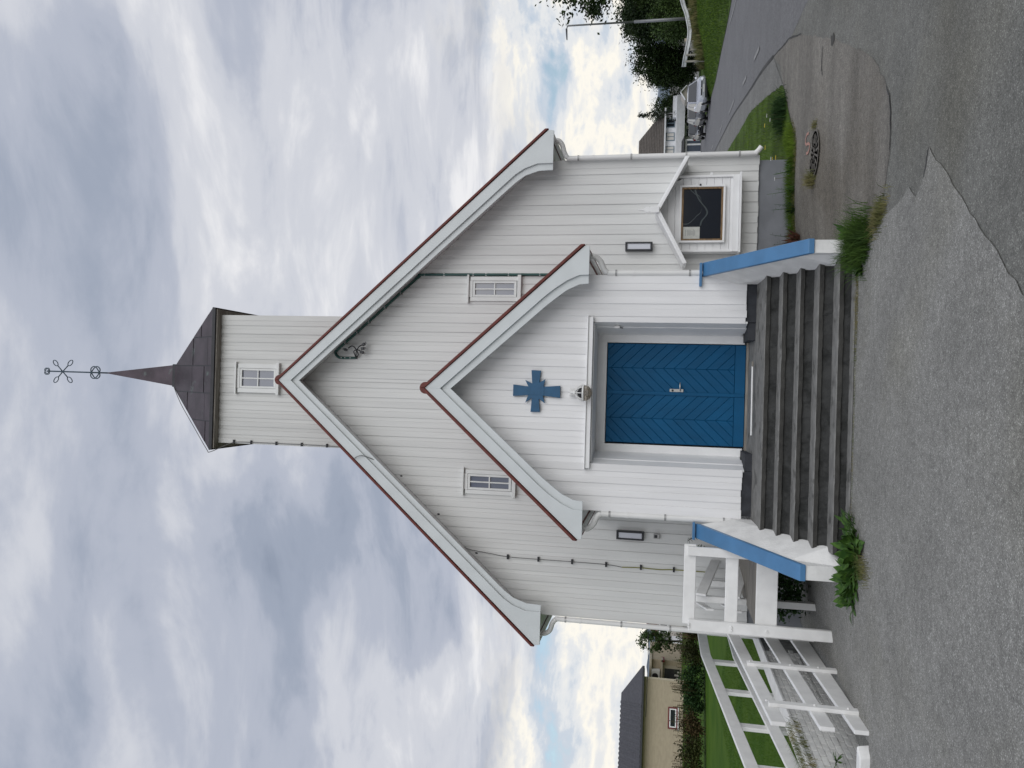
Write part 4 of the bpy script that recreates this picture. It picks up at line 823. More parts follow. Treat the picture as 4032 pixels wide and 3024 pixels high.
# ------------------------------------------------------------------ steps
def steps():
    t = thing('entrance_steps', 'flight of worn dark concrete steps up to the blue church door', 'steps', (0, -1.2, 0.03), world_parts=True)
    xl, xr = -1.76, 1.64; n = 90; xs = np.linspace(xl, xr, n + 1)
    def slab(name, yb, zb, yf, zf, th, mat, over=.028, seed=0):
        r_ = np.random.default_rng(seed); e = np.convolve(r_.normal(0, 1, n + 9), np.ones(9) / 9, 'valid')[:n + 1] * .005; e2 = np.convolve(r_.normal(0, 1, n + 5), np.ones(5) / 5, 'valid')[:n + 1] * .005; mb = MB()
        for i, x in enumerate(xs):
            a, b = yf - over + e[i], zf + e2[i] * .5; ch = .008 + abs(e2[i]) * .6
            mb.v += [(x, yb, zb), (x, a + ch * 1.6, b), (x, a, b - ch), (x, a + .002, b - th + e2[i]), (x, a + over + .03, b - th + e2[i])]
        for i in range(n):
            for k in range(4): q = i * 5 + k; mb.f.append((q, q + 5, q + 6, q + 1))
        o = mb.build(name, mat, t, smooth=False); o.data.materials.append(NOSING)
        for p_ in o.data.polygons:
            if abs(p_.normal.z) < .75 or p_.center.z < zf - .03: p_.material_index = 1  # upright and under faces take the nosing colour, painting in their shade
        return o
    ly, lz, s1, s2 = -.644, .84, .3014, .1616
    slab('landing', .70, .905, ly, lz, .06, TREAD, seed=1)
    for k in range(1, 6):
        y, z = ly - k * s1, lz - k * s2
        if k < 5: slab('tread', y + s1 + .05, z + .004, y, z, .058, TREAD, seed=k + 1)
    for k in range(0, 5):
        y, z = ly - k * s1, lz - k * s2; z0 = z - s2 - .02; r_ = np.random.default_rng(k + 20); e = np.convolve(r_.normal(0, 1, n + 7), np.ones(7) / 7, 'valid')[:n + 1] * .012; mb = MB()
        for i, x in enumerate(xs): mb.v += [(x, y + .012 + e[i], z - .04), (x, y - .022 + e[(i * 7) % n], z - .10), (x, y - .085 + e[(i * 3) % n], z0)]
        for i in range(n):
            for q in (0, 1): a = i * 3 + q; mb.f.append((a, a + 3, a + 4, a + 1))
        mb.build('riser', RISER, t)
    b = slab('bottom_tread', -1.80, .066, -2.03, .060, .05, TREAD, over=.01, seed=9)
    MB().box(xl, xr, -.60, .70, -.2, .80).build('core', RISER, t)
    return t
steps()
def stair_wall(s, xi_t, xo_t, xi_f, xo_f, xi_b, label, cross):
    """cheek wall: cap line from the porch (y=0) down to the front pillar"""
    t = thing('stair_wall', label, 'wall', (s * (xi_f + xo_f) / 2, -1.9, g(s * 1.8, -1.9)), 'walls beside the entrance steps', world_parts=True)
    y0, y1 = 0.0, -1.90; zt0, zt1 = 1.56, .47
    n = 8; mb = MB()
    for i in range(n + 1):
        f = i / n; y = y0 + (y1 - y0) * f; zt = zt0 + (zt1 - zt0) * f; xi = xi_t + (xi_f - xi_t) * f; xo = xo_t + (xo_f - xo_t) * f
        mb.v += [(s * xi, y, zt), (s * (xi_b if i < n else xi - .01), y, max(zt - .42, .08)), (s * (xi_b - .02 if i < n else xi - .015), y, -.25), (s * xo, y, -.25), (s * xo, y, zt)]
    for i in range(n):
        for k in range(5): a = i * 5; mb.f.append((a + k, a + (k + 1) % 5, a + 5 + (k + 1) % 5, a + 5 + k))
    mb.f += [tuple(range(5)), tuple(n * 5 + k for k in range(4, -1, -1))]
    mb.build('wall', PLASTER, t)
    # blue coping board, sloping, with a flat top piece at the porch
    ov = .012; cp = MB(); th = .055
    a = [(s * (xi_t - ov), -.012, zt0 + .004), (s * (xo_t + ov), -.012, zt0 + .004), (s * (xo_f + ov), y1 - .02, zt1 + .004), (s * (xi_f - ov), y1 - .02, zt1 + .004)]
    cp.hexa(a + [(x, y, z + th + .012) for x, y, z in a]); cp.build('coping', CAPBLUE, t, bev=.006)
    c0, c1 = sorted((s * cross[0], s * cross[1])); MB().box(c0, c1, -.075, -.008, 1.632, 1.668).build('coping_end', CAPBLUE, t, bev=.004)
    return t
stair_wall(1, 1.70, 1.872, 1.69, 1.838, 1.585, 'white plastered stair wall with blue sloping coping, in front of the notice cabinet', (1.545, 1.875))
stair_wall(-1, 1.82, 2.0, 1.90, 2.066, 1.715, 'white plastered stair wall with blue sloping coping, beside the white wooden railing', (1.79, 2.03))
t = thing('batten', 'thin white batten lying on the landing in front of the door', 'batten', (-.04, .0, .90), world_parts=True)
MB().hexa([(-.53, -.075, .902), (.46, -.045, .906), (.46, -.012, .908), (-.53, -.042, .904), (-.53, -.075, .918), (.46, -.045, .922), (.46, -.012, .924), (-.53, -.042, .920)]).build('strip', RAILW, t, bev=.002); MB().box(.43, .50, -.06, -.02, .90, .925).build('chipped_end', GREYWOOD, t, bev=.004)

# ------------------------------------------------------------------ left: deck, rails, wall, fence
def deck():
    y = -.45; gz = g(-3.1, y)
    t = thing('wooden_deck', 'raised white wooden deck railing beside the left stair wall', 'railing', (-3.1, y, gz), world_parts=True)
    MB().box(-3.17, -3.02, y - .10, y - .03, gz - .02, 1.71).build('post', RAILW, t, bev=.008)
    MB().box(-2.16, -2.04, y - .10, y - .03, .60, 1.745).build('post', RAILW, t, bev=.008)
    for z0, z1, xa, xb in ((1.625, 1.785, -3.10, -2.02), (1.07, 1.235, -3.06, -2.05), (.56, .835, -3.06, -2.05)):
        o = MB().box(xa, xb, y - .028, y + .024, z0, z1).build('rail', RAILW, t, bev=.007)
        for xx in ((-3.095,) if z0 < .7 else (-3.115, -3.075)): MB().lathe([(.014, -.118), (.018, -.108), (.018, -.10)], (xx, y, (z0 + z1) / 2), 8, 'y').build('bolt', RAILW, o)
    for k in range(11):
        ya = y + .05 + k * .20; MB().box(-3.06, -2.05, ya, ya + .185, .802, .838).build('deck_board', GREYWOOD, t, bev=.003)
    MB().box(-3.03, -2.97, y + .04, 1.80, .60, .80).build('joist', GREYWOOD, t); MB().box(-2.16, -2.10, y + .04, 1.80, .60, .80).build('joist', GREYWOOD, t)
    for yy, xx in ((.62, -3.02), (1.6, -2.2), (1.7, -3.02)): MB().box(xx - .05, xx + .05, yy - .05, yy + .05, g(xx, yy) - .05, .60).build('support_post', RAILW, t, bev=.005)
    # inner railing that slopes down towards the church wall
    for yy, zt in ((.62, 1.56), (1.62, 1.42)): MB().box(-3.07, -2.98, yy - .045, yy + .045, .75, zt).build('post', RAILW, t, bev=.005)
    for z in (1.50, 1.02): MB().bar((-2.93, .45, z), (-2.72, 1.86, z - .30), .035, .15).build('rail', RAILW, t, bev=.005)
    for z in (1.55, 1.16): MB().bar((-3.10, .30, z - .18), (-3.42, 1.84, z - .10), .03, .11).build('rail', RAILW, t, bev=.005)
deck()
def guard():
    t = thing('guard_fence', 'low white three-board fence guarding the sunken area beside the forecourt', 'fence', (-3.35, -1.4, 0), world_parts=True)
    xl = lambda y: -3.62 + (.76 - y) * .0743
    for y, h in ((.80, 1.02), (-.85, .97), (-2.42, .92)):
        x = xl(y) + .047; MB().box(x, x + .045, y - .05, y + .05, g(x, y) - .05, h).build('post', RAILW, t, bev=.006)
        for z in (.94, .44, .10): MB().lathe([(.012, 0), (.012, .010), (.006, .016)], (x + .045, y, z - (.03 if y > 0 else 0)), 8, 'x').build('bolt', RAILW, t)
    for (za, zb, ha, hb) in ((.985, .885, .17, .15), (.445, .41, .19, .15), (.04, .08, .25, .15)):
        xa, xb = xl(.97), xl(-2.93)
        MB().hexa([(xb, -2.93, zb - hb / 2), (xb + .045, -2.93, zb - hb / 2), (xa + .045, .97, za - ha / 2), (xa, .97, za - ha / 2), (xb, -2.93, zb + hb / 2), (xb + .045, -2.93, zb + hb / 2), (xa + .045, .97, za + ha / 2), (xa, .97, za + ha / 2)]).build('rail', RAILW, t, bev=.006)
guard()
def brick_wall():
    t = thing('brick_wall', 'white painted brick retaining wall along the edge of the lawn', 'wall', (-4.25, -1, -.5), world_parts=True)
    MB().box(-4.42, -4.222, -2.95, 6.0, -.9, .345).build('backing', MORTAR, t)
    bw, bh = .232, .0755; me = {}
    for r_ in range(11):
        z = .345 - (r_ + 1) * bh; off = (r_ % 2) * bw / 2
        for k in range(22):
            y = -2.94 + off + k * bw
            if y > 2.2: continue
            d = random.uniform(-.003, .004)
            key = len(me) % 6
            if len(me) < 6: me[len(me)] = MB().box(-.03, 0.0 , 0, bw - .018 - random.uniform(0, .012), 0, bh - .005).mesh('brick', BRICK, bev=.005)
            o = put('brick', me[random.randrange(len(me))], t); o.location = (-4.205 + d, y, z)
    for k in range(18): y = -2.95 + k * .5; MB().box(-4.45, -4.19, y, y + .49, .346, .385).build('coping', RAILW, t, bev=.006)
    k = thing('kerb', 'low chipped white kerb at the near end of the sunken area', 'kerb', (-3.8, -2.95, 0), world_parts=True)
    MB().hexa([(-6.0, -3.0, -.3), (-3.44, -3.0, -.3), (-3.40, -2.88, -.3), (-6.0, -2.88, -.3), (-6.0, -3.0, .12), (-3.55, -3.0, .115), (-3.47, -2.88, .12), (-6.0, -2.88, .125)]).build('block', PLASTER, k, bev=.012)
    p = MB(); p.box(PIT[0] - .01, PIT[1] + .01, PIT[2], PIT[3], -.60, -.47); structure(p.build('sunken_floor', PATHM))
    s_ = thing('retaining_wall', 'grey concrete side of the sunken area under the guard fence', 'wall', (-3.42, 0, -.7), world_parts=True)
    MB().box(-3.68, -3.635, PIT[2], PIT[3], -.70, -.19).build('face', GREYPLINTH, s_); MB().box(PIT[0], PIT[1], PIT[3], PIT[3] + .1, -.70, g(-3.8, 3.2) - .002).build('end_face', GREYPLINTH, s_)
brick_wall()
def gl(x, y): return .30 - .004 * max(0, y) + .0
LAWNP = [(-4.43, -2.95), (-4.43, 30), (-10, 44), (-60, 60), (-60, -2.95)]
structure(sheet('lawn', LAWNP, 0.0, LAWN, 1.6, fn=gl))
MB().box(-30, -4.44, -2.99, -2.93, -.5, .31).build('lawn_edge_wall', PLASTER)
tag(bpy.data.objects['lawn_edge_wall'], 'white plastered front edge of the raised lawn', 'wall')
def lawn_fence():
    t = thing('lawn_fence', 'long white two-rail fence along the raised green lawn', 'fence', (-4.6, 0, .3), world_parts=True)
    zt = lambda y: 1.35 - max(0, 2.61 - y) * .0805; zm = lambda y: .81 - max(0, 2.66 - y) * .0725
    for y in (-2.45, -1.30, -.10, 1.13, 2.43, 4.05, 5.6, 7.2): MB().box(-4.60, -4.545 + .0, y - .07, y + .07, .2, zt(y) - .03).build('post', RAILW, t, bev=.006)
    for fn in (zt, zm):
        for a, b in ((-3.0, 2.61), (2.61, 8.0)):
            MB().hexa([(-4.543, a, fn(a) - .165), (-4.498, a, fn(a) - .165), (-4.498, b - .004, fn(b) - .165), (-4.543, b - .004, fn(b) - .165), (-4.543, a, fn(a)), (-4.498, a, fn(a)), (-4.498, b - .004, fn(b)), (-4.543, b - .004, fn(b))]).build('rail', RAILW, t, bev=.006)
lawn_fence()

# ------------------------------------------------------------------ small things on the ground
def manhole():
    x, y = 3.40, .03; z = g(x, y) + .008; t = thing('manhole_cover', 'round rusty manhole cover in the worn asphalt', 'manhole cover', (x, y, z)); n = 28
    MB().lathe([(.33, 0), (.33, .005), (.305, .006), (.302, .003)], (0, 0, 0), n).build('ring', CASTIRON, t)
    MB().lathe([(.30, 0), (.30, .003)], (0, 0, 0), n).build('lid', CASTIRON, t)
    for k in range(16):
        a = 2 * math.pi * k / 16; MB().bar((math.cos(a) * .14, math.sin(a) * .14, .003), (math.cos(a) * .27, math.sin(a) * .27, .002), .03, .004).build('rib', CASTIRON, t)
    for k in range(8):
        a = 2 * math.pi * (k + .5) / 8; MB().bar((math.cos(a) * .03, math.sin(a) * .03, .003), (math.cos(a) * .11, math.sin(a) * .11, .002), .025, .004).build('rib', CASTIRON, t)
manhole()
t = smoothline([(3.86, .62), (3.80, .55), (3.70, .57), (3.66, .68), (3.69, .42), (3.62, .30), (3.52, .32), (3.48, .42)], 5)
t = smoothline([(3.80, .38), (3.82, .52), (3.75, .60), (3.68, .52), (3.66, .40), (3.60, .30), (3.53, .38), (3.55, .52)], 6)
mk = strip_sheets('paint_mark', t, .04, .012, PINK); del mk['kind']; tag(mk, 'pink spray-painted letter S on the asphalt by the manhole', 'paint mark')

# weeds, tufts and flowers
random.seed(21)
for i, (x, y, n, l, w, lab) in enumerate(((-1.45, -2.22, 46, .20, .085, 'broad-leaved weed against the lowest step beside the left stair wall'), (-1.66, -2.40, 70, .25, .10, 'tall broad-leaved weed in front of the left stair wall'), (-1.93, -2.28, 62, .23, .10, 'broad-leaved weed on the outer corner of the left stair wall'), (-2.12, -2.18, 40, .18, .09, 'low weed behind the outer corner of the left stair wall'))):
    leafy_plant('weed', lab, 'weed', (x, y, g(x, y)), n, l, w, WEED, .19, 1.3, (.35, 1.5), 'weeds by the left stair wall', .2)
leafy_plant('weed', 'broad-leaved weed behind the grass tuft at the right stair wall', 'weed', (1.86, -1.98, g(1.86, -1.98)), 20, .26, .09, WEED, .08, .9, (.5, 1.3), None, .2)
leafy_plant('weed', 'small broad weed between the bottom step and the right grass tuft', 'weed', (1.50, -2.25, g(1.5, -2.2)), 22, .22, .09, WEED, .10, .9, (.3, 1.2), None, .2)
def tuft(label, centre, rx, ry, n, h, mat, w=.006, lean=.8, rot=0.0):
    pts = [(centre[0] + a * rx * math.cos(rot) - b * ry * math.sin(rot), centre[1] + a * rx * math.sin(rot) + b * ry * math.cos(rot)) for a, b in rng.normal(0, .45, (n, 2))]
    return blades('grass_tuft', pts, h, w, mat, lean, label, 'grass')
tuft('thick tuft of long grass in front of the right stair wall', (1.72, -2.32), .30, .42, 1300, .27, WEEDGR, .008, 1.1, .2)
tuft('pale low grass creeping out onto the forecourt by the right stair wall', (1.86, -3.0), .16, .36, 700, .10, BLADEDRY, .006, .9, .3)
tuft('dry grass fringe along the bottom step right of centre', (1.05, -2.12), .65, .05, 500, .06, BLADEDRY, .005, .8)
tuft('thin moss and grass line along the bottom step', (-.35, -2.10), 1.6, .025, 900, .035, BLADEDRY, .005, .8)
tuft('dry grass in front of the weeds at the left stair wall', (-1.72, -2.72), .16, .30, 350, .10, BLADEDRY, .005, .9)
tuft('grass tuft growing at the left rim of the manhole cover', (3.06, .10), .10, .14, 260, .17, BLADEDRY, .006, .9)
tuft('small grass tuft at the right rim of the manhole cover', (3.78, -.02), .05, .10, 90, .09, BLADEDRY, .006, .9)
blades('grass', inside(STRIP, 26000, lambda x, y: 1.0 if y < 12 else .35), .085, .007, BLADE, .8, 'short green grass on the strip beside the church', 'grass')
bed = [(1.95, 1.88), (1.95, 1.72), (2.9, 1.62), (3.5, 1.50), (3.95, 1.42), (4.2, 1.58), (4.5, 1.95), (4.2, 2.3), (4.02, 1.92)]
blades('grass', inside(bed, 2600), .15, .007, BLADE, .9, 'taller unmown grass along the foot of the church wall', 'grass')
edge = wob([(2.1, 1.66), (2.9, 1.55), (3.5, 1.43), (3.95, 1.34), (4.25, 1.5), (4.55, 1.9), (4.6, 1.98), (4.3, 1.62), (3.95, 1.44), (3.5, 1.53), (2.9, 1.66), (2.1, 1.76)], 0)
blades('grass', inside(edge, 900), .07, .006, BLADEDRY, .9, 'dry grass edge between asphalt and church wall', 'grass')
blades('grass', [(4.95 + a * .28, 2.85 + b * .30) for a, b in rng.normal(0, .5, (1100, 2))], .26, .008, WEEDDK, .9, 'dark tall grass clump beside the mown strip', 'grass')
for i, (x, y) in enumerate(((2.16, 1.60), (2.5, 1.62), (3.02, 1.58), (3.30, 1.52), (3.62, 1.52))):
    leafy_plant('wall_weed', ['dark weed at the plinth beside the rusty dock', 'upright weed at the plinth under the left half of the cabinet', 'weed with thin stems under the middle of the cabinet', 'leafy weed under the right half of the cabinet', 'small weed near the corner downpipe'][i], 'weed', (x, y, g(x, y)), 12, .16, .035, WEEDDK if i < 3 else WEED, .08, .6, (.8, 1.5), 'weeds along the church plinth', .1, stems=2, stemh=.38)
leafy_plant('dock_plant', 'rusty brown seeding dock plant by the right stair wall', 'weed', (2.36, 1.42, g(2.36, 1.42)), 110, .24, .04, RUST, .20, .3, (.9, 1.5), None, .2, stems=3, stemh=.26)
def flower(label, x, y, h, mat, r, group):
    t = thing('flower', label, 'flower', (x, y, g(x, y)), group)
    MB().tube([(0, 0, 0), (.01, .01, h * .6), (.0, .02, h)], .003, 5).build('stem', STEM, t); mb = MB()
    for k in range(8): a = k * math.pi / 4; mb.add([(0, .02, h), (math.cos(a - .3) * r, .02 + math.sin(a - .3) * r, h + .008), (math.cos(a) * r * 1.15, .02 + math.sin(a) * r * 1.15, h + .004), (math.cos(a + .3) * r, .02 + math.sin(a + .3) * r, h + .008)], [(0, 1, 2, 3)])
    mb.build('petals', mat, t, fix=False)
for x, y, lab in ((5.35, 4.6, 'yellow flower highest in the mown strip'), (4.85, 4.4, 'yellow flower in the middle of the mown strip'), (4.25, 3.15, 'yellow flower near the downpipe outlet'), (4.15, 2.7, 'lowest yellow flower by the plinth corner')): flower(lab, x, y, .14, YELLOW, .04, 'yellow flowers in the grass')
for x, y, h, lab in ((4.9, 2.75, .30, 'white flower in the dark grass clump'), (4.78, 2.62, .26, 'second white flower in the dark grass clump'), (3.78, 1.50, .36, 'tall white flower by the plinth near the downpipe'), (3.45, 1.46, .30, 'white flower by the plinth under the cabinet')): flower(lab, x, y, h, PETAL, .03, 'white flowers by the church')
# plants in the shade under and behind the deck, bare creeper
for i, (x, y) in enumerate(((-2.35, .5), (-2.7, .8), (-2.15, 1.1), (-3.05, 1.0), (-2.5, 1.45))):
    t = thing('shrub', ['dark shrub under the deck nearest the stair wall', 'dark shrub under the middle of the deck', 'dark shrub deep under the deck by the porch', 'dark shrub under the outer side of the deck', 'dark shrub at the back under the deck'][i], 'shrub', (x, y, g(x, y)), 'shrubs under the deck')
    put('foliage', leaf_cloud('foliage', WEEDDK, crown_points(26, .32, .3, .28, .30, .2, i), 26, .07, .035), t)
def creeper():
    t = thing('creeper', 'thin leafy creeper twigs behind the deck railing', 'plant', (-2.35, 1.6, .9), world_parts=True); r_ = random.Random(3)
    for x0, dx in ((-2.30, -.02), (-2.42, -.10)):
        P = smoothline([(x0, 1.70, .9), (x0 + dx, 1.66, 1.25), (x0 + dx * .5, 1.70, 1.5), (x0 + dx * 2 - .04, 1.68, 1.66)], 5); MB().tube(P, .006, 5).build('twig', BARK, t); mb = MB()
        for p in P[2:]:
            for k in range(4): leaf_strip(mb, p, r_.uniform(0, 6.28), .06, .025, r_.uniform(-.3, .8), .8, 0, 3)
        put('leaves', mb.mesh('leaves', WEEDDK, True, fix=False), t)
creeper()
blades('grass', [(-4.33 + abs(a) * .16, b) for a, b in zip(rng.normal(0, .5, 1500), rng.uniform(-2.9, -.6, 1500))], .16, .006, BLADEDRY, 1.2, 'rough grass hanging over the top of the brick wall', 'grass', zfn=lambda x, y: .31)
for i, (y, z) in enumerate(((-2.55, -.12), (-1.75, .05), (-2.85, .02))):
    leafy_plant('wall_plant', ['small plant rooted low in the brick wall', 'small plant rooted below the coping of the brick wall', 'low weed behind the white kerb'][i], 'weed', (-4.17, y, z), 10, .14, .04, WEED, .03, 1.0, (-.2, 1.0), None, .1)
blades('grass', inside([(-4.6, -2.9), (-4.6, 8), (-9, 12), (-9, -2.9)], 22000), .05, .006, LAWN, .8, 'short mown grass of the raised lawn', 'grass', zfn=gl)

# ------------------------------------------------------------------ left background
def siding_house(): pass
def build_beige():
    t = thing('beige_house', 'beige boarded house with low dark roof beyond the lawn hedge', 'house', (-22, 40, -.3)); t.rotation_euler = (0, 0, R(20.0))
    # own frame: x along the facade, right end at +3.1, y=0 facade plane
    zb, ze = -.2, 3.12; x0, x1 = -9.0, 3.05
    MB().box(x0, x1, .03, 7.0, zb, ze).build('wall', BEIGE, t)
    W = bpy.data.objects[-1] if False else t.children[0]
    for k in range(26):
        z = zb + k * .127; o = MB().hexa([(x0, 0.0, z), (x1, 0, z), (x1, .035, z), (x0, .035, z), (x0, .022, z + .125), (x1, .022, z + .125), (x1, .035, z + .125), (x0, .035, z + .125)]).build('board', BEIGE, W)
    MB().box(x1 - .02, x1 + .10, -.02, .12, zb, ze).build('corner_board', BEIGEL, t)
    for x in (-9.0,): pass
    ov = .55
    rf = MB().add([(x0 - .3, -ov, ze + .02), (x1 + .75, -ov, ze + .02), (x1 - 1.15, 3.5, ze + 1.50), (x0 - .3, 3.5, ze + 1.50), (x0 - .3, -ov, ze - .10), (x1 + .75, -ov, ze - .10), (x1 - 1.15, 3.5, ze + 1.36), (x0 - .3, 3.5, ze + 1.36)], [(0, 1, 2, 3), (7, 6, 5, 4), (0, 4, 5, 1), (1, 5, 6, 2), (2, 6, 7, 3), (3, 7, 4, 0)]).build('roof', SLATE, t)
    MB().add([(x0 - .3, 7.5, ze + .02), (x1 + .75, 7.5, ze + .02), (x1 - 1.15, 3.5, ze + 1.50), (x0 - .3, 3.5, ze + 1.50)], [(3, 2, 1, 0)]).build('roof', SLATE, t)
    MB().add([(x1 + .75, -ov, ze + .02), (x1 + .75, 7.5, ze + .02), (x1 - 1.15, 3.5, ze + 1.50)], [(0, 1, 2)]).build('roof', SLATE, t)
    for k in range(36):
        x = x0 - .3 + k * .30
        if x > x1 - 1.4: continue
        MB().hexa([(x, -ov - .01, ze + .025), (x + .2, -ov - .01, ze + .025), (x + .2, 3.5, ze + 1.505), (x, 3.5, ze + 1.505), (x + .04, -ov - .01, ze + .06), (x + .16, -ov - .01, ze + .06), (x + .16, 3.5, ze + 1.54), (x + .04, 3.5, ze + 1.54)]).build('roof_sheet', SLATE, rf)
    MB().box(x0 - .3, x1 + .75, -ov - .09, -ov - .01, ze - .12, ze + .02).build('gutter', BLACKPL, t, bev=.02); MB().box(x0, x1 + .6, -ov, .0, ze - .13, ze - .105).build('soffit', BEIGEL, t)
    for a, b, c, d in ((.10, 1.42, .80, 1.42), (-4.3, -2.55, .3, 1.45)):
        w = MB().box(a, b, -.05, .0, c, c + .09).box(a, b, -.05, 0, d - .09, d).box(a, a + .09, -.05, 0, c + .09, d - .09).box(b - .09, b, -.05, 0, c + .09, d - .09).build('window', MAROON, t)
        MB().box(a + .09, b - .09, -.035, .0, c + .09, c + .16).box(a + .09, b - .09, -.035, 0, d - .16, d - .09).box(a + .09, a + .16, -.035, 0, c + .16, d - .16).box(b - .16, b - .09, -.035, 0, c + .16, d - .16).build('frame', WHITE2, w)
        MB().box(a + .16, b - .16, -.02, -.001, c + .16, d - .16).build('pane', GLASSD, w); MB().box(a - .05, b + .05, -.09, 0, c - .06, c - .003).build('sill', WHITE2, w)
    t.location = (-22.05, 40, -.32)
build_beige()
def annex():
    t = thing('garage', 'small beige outbuilding with heat pump and dark wide window', 'outbuilding', (-20.0, 46, -.6))
    MB().box(-2.8, .42, 0, 4, 0, 2.85).build('wall', BEIGE, t); MB().box(-2.9, .55, -.4, 4.2, 2.85, 3.02).build('roof', BEIGEL, t)
    MB().box(-2.9, .60, -.45, .0, 2.06, 2.18).build('canopy', BEIGEL, t); MB().box(.42, .55, -.45, .3, 1.94, 2.16).build('canopy_end', MAROON, t)
    w = MB().box(-2.0, .05, -.06, -.001, .70, 2.03).build('window', BEIGEL, t); MB().box(-1.9, -.15, -.08, -.061, .84, 1.92).build('pane', GLASSD, w)
    for k in range(7): MB().box(-1.85 + k * .24, -1.72 + k * .24, -.084, -.081, .9, 1.0 + .1 * (k % 3)).build('curtain', CURTAIN, w)
    h = MB().box(-1.0, -.22, -.40, -.02, 2.25, 2.9).build('heat_pump', PVC, t, bev=.02); MB().lathe([(.22, -.42), (.22, -.401)], (-.66, 0, 2.58), 20, 'y').build('fan_grille', BLACKPL, h)
annex()
def red_house():
    t = thing('red_roof_house', 'distant house with dark red gable just left of the church corner', 'house', (-25.0, 75, -1.6))
    MB().box(-2.0, 6, 0, 7, 0, 3.6).build('wall', GREYWALL, t); MB().prism_y([(-2.2, 3.4), (1.9, 6.1), (6.2, 3.4)], -.3, 7).build('gable', BRICKRED, t)
    MB().hexa([(-2.5, -.5, 3.3), (-2.4, -.5, 3.1), (1.9, -.5, 5.9), (1.9, -.5, 6.15), (-2.5, 7.2, 3.3), (-2.4, 7.2, 3.1), (1.9, 7.2, 5.9), (1.9, 7.2, 6.15)]).build('roof', MAROON, t); MB().hexa([(6.3, -.5, 3.3), (6.2, -.5, 3.1), (1.9, -.5, 5.9), (1.9, -.5, 6.15), (6.3, 7.2, 3.3), (6.2, 7.2, 3.1), (1.9, 7.2, 5.9), (1.9, 7.2, 6.15)]).build('roof', MAROON, t)
    w = MB().box(-1.6, -.4, -.06, -.001, 2.2, 3.2).build('window', WHITE2, t); MB().box(-1.45, -.55, -.08, -.061, 2.35, 3.05).build('pane', GLASSD, w)
red_house()
t = thing('white_shed', 'small white shed with corrugated wall far behind the hedge', 'shed', (-25.6, 62, -1.2))
MB().box(0, 2.2, 0, 2, 0, 1.9).build('wall', HOUSEW, t); MB().box(-.15, 2.35, -.3, 2.2, 1.9, 2.02).build('roof', GREYWALL, t); MB().box(.2, 2.0, -.05, -.001, 0, .5).build('dark_opening', BLACKPL, t)
for k in range(8): MB().box(.1 + k * .26, .22 + k * .26, -.03, -.001, .52, 1.88).build('rib', HOUSEW, t)
crA = tree_meshes(4.0, 1.0, 1.6, .10, 90, 30, .085, LEAF2, 11)
tree('garden_tree', 'light green garden tree between the church corner and the beige house', (-17.7, 44.5, -.55), crA, 1.0, .3)
random.seed(5)
HED = [(-8.6, 21.0, .95, 1.0), (-9.3, 20.0, 1.0, .95), (-10.0, 19.2, 1.05, .9), (-10.8, 18.6, 1.0, 1.02), (-11.5, 18.2, 1.05, 1.06), (-12.2, 17.6, 1.0, 1.0), (-12.9, 17.1, 1.05, .98), (-13.7, 16.8, 1.1, 1.0), (-14.6, 16.4, 1.1, .95)]
for i, (x, y, sx_, sz) in enumerate(HED):
    lab = ['brownish shrub of the hedge nearest the church', 'second hedge shrub from the church', 'third hedge shrub from the church', 'dark green hedge shrub in front of the garage', 'fourth-last shrub of the hedge, at the house corner', 'hedge shrub left of the house corner', 'hedge shrub under the small red-framed window', 'second-last shrub at the far left of the hedge', 'leftmost hedge shrub at the photo edge'][i]
    t = thing('hedge_shrub', lab, 'shrub', (x, y, gl(x, y) - .05), 'shrubs of the lawn hedge'); t.scale = (1.15, 1.1, 1.1)
    put('foliage', leaf_cloud('foliage', [HEDGE, WEEDDK, HEDGEB][(0, 2, 0, 1, 1, 2, 0, 2, 0)[i]], crown_points(60, .55 * sx_, .5, .42 * sz, .45, .15, 30 + i), 34, .10, .045), t)
    mb = MB(); r_ = random.Random(i)
    for k in range(22):
        a, b = r_.uniform(-.6, .6), r_.uniform(-.4, .4); hh = r_.uniform(.85, 1.15) * sz; mb.tube([(a, b, .3), (a * 1.05, b, hh)], .006, 4); 
        for q in range(5): leaf_strip(mb, (a * 1.03, b, hh * (.7 + .07 * q)), r_.uniform(0, 6.28), .09, .03, .6, .4, 0, 3)
    put('seed_stalks', mb.mesh('seed_stalks', HEDGEB if i % 2 == 0 else HEDGE, True, fix=False), t)
t = thing('overhead_wire', 'thin overhead wire between the beige house and the garden tree', 'wire', (-16, 38, 2.0), world_parts=True)
MB().tube([(-14.5, 38.0, 2.50), (-17, 38, 2.46), (-20.5, 38.0, 2.50)], .022, 6).build('strand', DARKMETAL, t)
def mountain():
    mb = MB(); r_ = np.random.default_rng(4); n = 120; xs = np.linspace(-4200, 2600, n); prof = 30 + 45 * np.abs(np.convolve(r_.normal(0, 1, n + 12), np.ones(13) / 13, 'valid')) * 3
    for i, x in enumerate(xs):
        mb.v += [(x, 5200, -300), (x, 5600, prof[i] * .6), (x * 1.02, 6000, prof[i])]
    for i in range(n - 1):
        for k in (0, 1): a = i * 3 + k; mb.f.append((a, a + 3, a + 4, a + 1))
    return structure(mb.build('mountain', MOUNT, smooth=False))
mountain()

